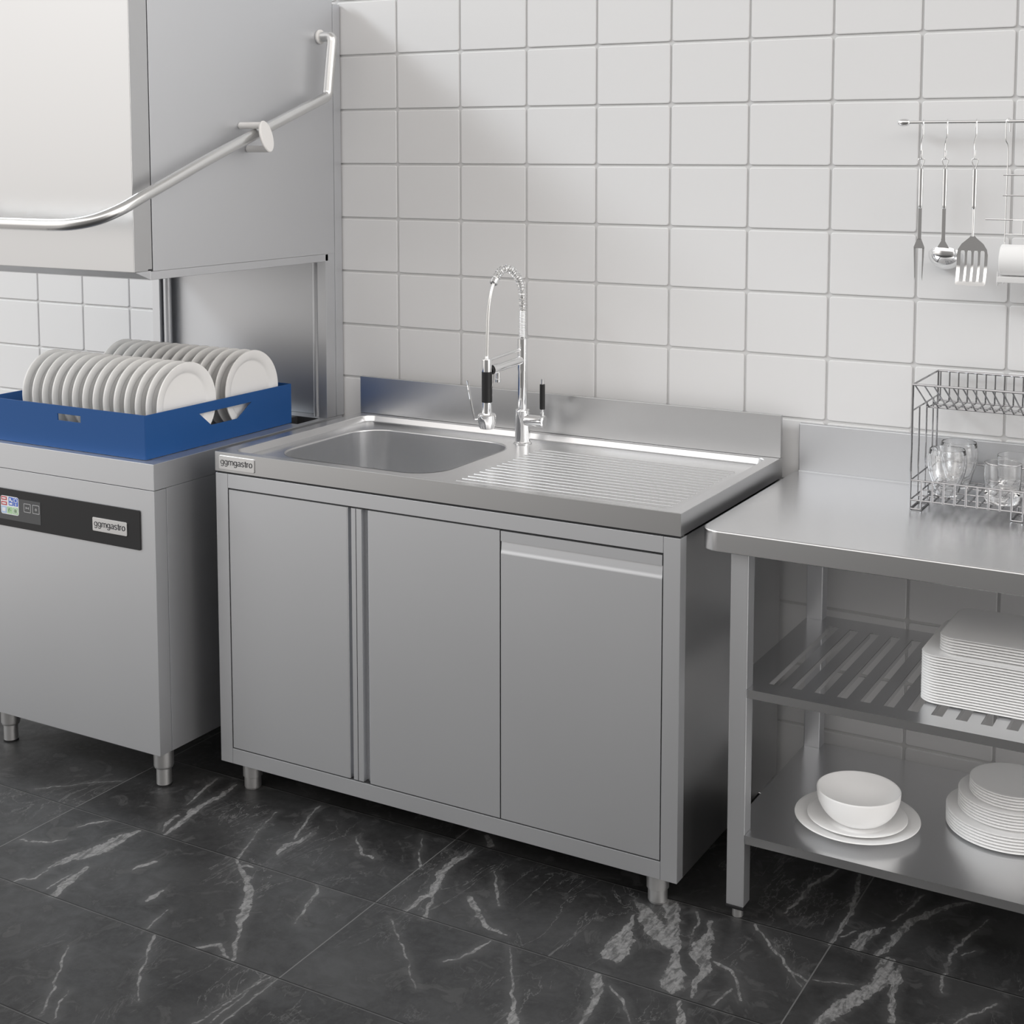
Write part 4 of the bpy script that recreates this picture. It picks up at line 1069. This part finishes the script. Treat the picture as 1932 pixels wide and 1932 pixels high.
for x0 in (RX0, RX0 + 9 * P_, RX0 + 17 * P_ ):
    for (ya, yb) in ((RY0, RY0 + .070), (RY1 - .070, RY1)):
        bm = new_bm(); x1 = x0 + P_
        zf = WT + .0021
        tube(bm, round_corner_path([(x1, ya, z_bf), (x1, ya, zf), (x0, ya, zf), (x0, yb, zf), (x1, yb, zf), (x1, ya + .001, zf)], .003, 3), wr * .9, 8)
        tube(bm, [(x0, yb, zf), (x0, yb, z_bf)], wr * .9, 8)
        tube(bm, [(x1, yb, zf), (x1, yb, z_bf)], wr * .9, 8)
        tube(bm, [(x0, ya, zf), (x0, ya, z_bf)], wr * .9, 8)
        obj('foot', bm, WIRE, dr)

# ------------------------------------------------------------------ glasses
def tumbler(kind):
    bm = new_bm()
    if kind == 'double':   # double-walled: bulging outer wall, narrower inner cup
        outer = [(0, 0), (.0190, 0), (.0225, .0015), (.0250, .008), (.0305, .028), (.0372, .048), (.0402, .064), (.0400, .080), (.0378, .094), (.0366, .100), (.0358, .1008)]
        inner = [(.0350, .1000), (.0352, .092), (.0345, .070), (.0310, .046), (.0230, .028), (.0120, .0215), (0, .0205)]
        lathe(bm, outer + inner, 64)
        cav = [(0, .0040), (.0185, .0042), (.0225, .010), (.0285, .0285), (.0352, .0485), (.0384, .064), (.0382, .078), (.0366, .090), (.0362, .0900), (.0358, .070), (.0322, .0445), (.0238, .0265), (.0122, .0190), (0, .0180)]
        t = bmesh.new(); lathe(t, cav, 64)
        for f in t.faces: f.normal_flip()
        merge(bm, t)
    else:                  # straight tumbler with a thick facetted foot
        outer = [(0, 0), (.0260, 0), (.0310, .002), (.0345, .010), (.0362, .024), (.0372, .060), (.0378, .084), (.0372, .0850)]
        inner = [(.0364, .0842), (.0358, .060), (.0345, .030), (.0300, .0200), (.0150, .0165), (0, .0160)]
        lathe(bm, outer + inner, 64)
    return bm
gz = z_bf + .0012
g1 = obj('drinking_glass', tumbler('double'), GLASS, angle=50)
g1.location = (1.5190, -.1760, gz)
tag(g1, 'bulging double walled glass at the front left of the dish rack', 'glass', 'double walled glasses in the dish rack')
g2 = dup(g1, (1.5230, -.0860, gz), 'bulging double walled glass behind the front left one, near the backsplash')
g3 = obj('drinking_glass', tumbler('straight'), GLASS, angle=50)
g3.location = (1.6350, -.1900, gz)
tag(g3, 'straight low tumbler glass at the front of the rack, right of the bulging glasses', 'glass', 'straight tumblers in the dish rack')
g4 = dup(g3, (1.6440, -.0980, gz), 'straight tumbler glass standing behind the front straight one in the rack')

# ================================================================== RAIL WITH UTENSILS
ry, rz = -0.0500, 1.6238
rl = thing('utensil_rail', 'thin horizontal chrome rail with oval end knob, mounted on the tiled wall', 'rail', (1.75, ry, rz))
bm = new_bm(); cyl(bm, (1.388, ry, rz), (2.25, ry, rz), .0038, n=20)
obj('rod', bm, CHROME, rl)
bm = new_bm()
prof = [(0, 0)] + [(.0088 * math.sin(math.radians(a_)) ** .8, .014 - .014 * math.cos(math.radians(a_))) for a_ in range(15, 166, 15)] + [(0, .028)]
lathe(bm, prof, 28, Matrix.Translation((1.3630, ry, rz)) @ Matrix.Rotation(math.radians(90), 4, 'Y'))
obj('end_knob', bm, CHROME, rl)
for x in (1.720, 2.18):
    bm = new_bm(); cyl(bm, (x, ry + .004, rz), (x, -.0005, rz), .005, n=16); cyl(bm, (x, -.006, rz), (x, -.0005, rz), .014, n=24)
    obj('wall_bracket', bm, CHROME, rl)

def s_hook(x, label, drop=.080, sideways=-.0045):
    bm = new_bm(); r_ = .0013
    pts = [(x - .0045, ry + .0065, rz - .014), (x - .003, ry + .0065, rz + .0015), (x - .0015, ry + .001, rz + .0062), (x, ry - .0062, rz + .001), (x, ry - .0066, rz - .012), (x, ry - .0066, rz - .028),
           (x + sideways, ry - .004, rz - .046), (x + sideways, ry - .004, rz - drop + .006), (x + sideways + .0012, ry - .006, rz - drop), (x + sideways + .0035, ry - .011, rz - drop + .002), (x + sideways + .0045, ry - .013, rz - drop + .020)]
    tube(bm, smooth_path(pts, 5), r_, 8)
    return single('hanging_hook', bm, CHROME, label, 'hook', (x, ry, rz))

ux = [1.4207, 1.4723, 1.5333]
for x, l in zip(ux, ('first chrome hook from the left on the rail, carrying the carving fork', 'second chrome hook from the left on the rail, carrying the ladle', 'third chrome hook from the left on the rail, carrying the slotted spatula')):
    s_hook(x, l)
def grip(x, parent, yh):
    """ring and tubular handle; top of the ring sits in the hook"""
    bm = new_bm(); zt = rz - .0800
    tube(bm, round_corner_path([(x - .0015, yh, zt - .0190), (x - .0068, yh, zt - .0035), (x - .0060, yh, zt + .0005), (x + .0060, yh, zt + .0005), (x + .0068, yh, zt - .0035), (x + .0015, yh, zt - .0190)], .002, 3), .0011, 8)
    obj('hanging_ring', bm, CHROME, parent)
    bm = new_bm()
    lathe(bm, [(0, zt - .0185), (.0035, zt - .0190), (.0056, zt - .0215), (.0058, zt - .0240), (.0052, zt - .0990), (.0050, zt - .1050), (.0034, zt - .1072), (0, zt - .1075)], 28, Matrix.Translation((x, yh, 0)))
    obj('handle', bm, CHROME, parent)
    return zt - .1075
yh = ry - .008
# carving fork
x = 1.4190
t1 = thing('carving_fork', 'two pronged chrome carving fork hanging leftmost on the rail', 'fork', (x, yh, rz - .08))
zb = grip(x, t1, yh)
bm = new_bm()
box(bm, x - .0042, x + .0042, yh - .0010, yh + .0010, zb - .069, zb + .002, .0006)
prism(bm, [(x - .0042, zb - .066), (x + .0042, zb - .066), (x + .0115, zb - .0840), (x + .0115, zb - .0870), (x - .0115, zb - .0870), (x - .0115, zb - .0840)][::-1], 0, .0020, M=facing(yh + .001))
for s_ in (-1, 1):
    prism(bm, [(x + s_ * .0115, zb - .0865), (x + s_ * .0070, zb - .0865), (x + s_ * .0072, zb - .1500), (x + s_ * .0084, zb - .1585)], 0, .0020, M=facing(yh + .001))
bmesh.ops.recalc_face_normals(bm, faces=bm.faces)
obj('fork_head', bm, CHROME, t1, angle=30)
# ladle
x = 1.4705
t2 = thing('ladle', 'round chrome ladle hanging between fork and slotted spatula', 'ladle', (x, yh, rz - .08))
zb = grip(x, t2, yh)
bm = new_bm()
box(bm, x - .0042, x + .0042, yh - .0010, yh + .0010, zb - .066, zb + .002, .0006)
prism(bm, [(x - .0042, zb - .064), (x + .0042, zb - .064), (x + .0045, zb - .0700), (x + .0125, zb - .0840), (x - .0125, zb - .0840), (x - .0045, zb - .0700)][::-1], 0, .0018, M=facing(yh + .0009))
obj('stem', bm, CHROME, t2, angle=30)
bm = new_bm()
prof = []
for k in range(0, 11):
    a_ = math.radians(90 * k / 10); prof.append((.0375 * math.sin(a_), -.0280 * math.cos(a_)))
prof += [(.0378, .0012)]
for k in range(10, -1, -1):
    a_ = math.radians(90 * k / 10); prof.append((.0362 * math.sin(a_), -.0265 * math.cos(a_)))
lathe(bm, prof, 64, Matrix.Translation((x, yh + .0310, zb - .1035)) @ Matrix.Rotation(math.radians(-32), 4, 'X'))
obj('ladle_bowl', bm, CHROME, t2, angle=60)
# slotted spatula
x = 1.5330
t3 = thing('slotted_spatula', 'chrome spatula with four long slots hanging right of the ladle', 'spatula', (x, yh, rz - .08))
zb = grip(x, t3, yh)
bm = new_bm()
tube(bm, [(x, yh, zb + .002), (x, yh, zb - .058)], .0026, 12)
zs = zb - .055
out_l = [(x - .0025, zs), (x + .0025, zs), (x + .0085, zs - .0065), (x + .0230, zs - .0190), (x + .0305, zs - .0310), (x + .0325, zs - .0430), (x + .0323, zs - .0560), (x + .0322, zs - .0700), (x + .0320, zs - .0810), (x + .0319, zs - .0920), (x + .0318, zs - .1040), (x + .0290, zs - .1080), (x - .0290, zs - .1080), (x - .0318, zs - .1040), (x - .0319, zs - .0920), (x - .0320, zs - .0810), (x - .0322, zs - .0700), (x - .0323, zs - .0560), (x - .0325, zs - .0430), (x - .0305, zs - .0310), (x - .0230, zs - .0190), (x - .0085, zs - .0065)]
hol = []
for k in range(4):
    cx_ = x - .0200 + k * .0138
    hol.append([(cx_ + .0044, z_) for z_ in [zs - .1010 + .004 + .06 * q / 6 for q in range(7)]] + [(cx_ + .003, zs - .0335), (cx_ - .003, zs - .0335)] + [(cx_ - .0044, z_) for z_ in [zs - .1010 + .004 + .06 * q / 6 for q in range(6, -1, -1)]] + [(cx_ - .003, zs - .1005), (cx_ + .003, zs - .1005)])
prism(bm, out_l[::-1], 0, .0016, holes=hol, M=facing(yh + .0008))
for v in bm.verts:
    d_ = max(0.0, (zs - .045) - v.co.z); v.co.y -= 4.2 * d_ * d_
obj('blade', bm, CHROME, t3, angle=30)

# hanging wire shelf with paper roll at the right edge
sxh = 1.5985
ws = thing('hanging_wire_shelf', 'chrome wire holder hanging from the rail right of the spatula, carrying a paper roll', 'wire shelf', (sxh, ry, rz))
ye = sxh + .30
wq = .0014
for x in (sxh, ye):
    bm = new_bm(); tube(bm, smooth_path([(x + .002, ry + .0065, rz - .022), (x + .002, ry + .0062, rz + .001), (x, ry + .001, rz + .0066), (x - .0035, ry - .0062, rz + .001), (x - .0040, ry - .0064, rz - .030), (x - .0035, ry - .006, rz - .040), (x + .001, ry - .004, rz - .057), (x + .001, ry - .004, rz - .12), (x, ry - .004, rz - .22), (x, ry - .004, 1.279)], 5), wq, 8)
    obj('side_wire', bm, CHROME, ws)
bm = new_bm()
for z, yy in ((1.5108, ry - .006), (1.4672, ry - .006)):
    tube(bm, [(sxh - .0065, yy, z), (ye + .006, yy, z)], wq * 1.2, 8)
tube(bm, [(sxh - .041, ry - .006, 1.4158), (ye + .04, ry - .006, 1.4158)], wq * 1.2, 8)
tube(bm, [(sxh, ry - .004, 1.3850), (ye, ry - .004, 1.3850)], wq, 8)
for z0_, z1_ in ((1.4158, 1.3850),):
    for x in (sxh + .036, sxh + .09): tube(bm, [(x, ry - .006, z0_), (x, ry - .006, z1_)], wq, 8)
obj('cross_wire', bm, CHROME, ws)
bm = new_bm()
box(bm, sxh - .004, sxh - .0015, ry - .058, ry - .050, 1.2785, 1.3080, .0005)
for z in (1.2830, 1.2950): tube(bm, [(sxh - .004, ry - .050, z), (sxh - .001, ry - .003, z)], wq, 8)
box(bm, sxh - .001, ye, ry - .072, ry - .003, 1.2870, 1.2990, .001)
obj('tray', bm, mat('white_lacquer', (.8, .8, .8), .2, .3), ws)
rr_ = .0330
bm = new_bm()
lathe(bm, [(.012, 0), (rr_ - .001, 0), (rr_, .001), (rr_, .239), (rr_ - .001, .240), (.012, .240), (.012, 0)], 48, Matrix.Translation((sxh + .0015, ry - .0400, 1.2995 + rr_)) @ Matrix.Rotation(math.radians(90), 4, 'Y'))
single('paper_towel_roll', bm, PAPER, 'white paper towel roll lying in the wire holder below the rail', 'paper roll', (sxh + .0015, ry - .0400, 1.2995 + rr_))
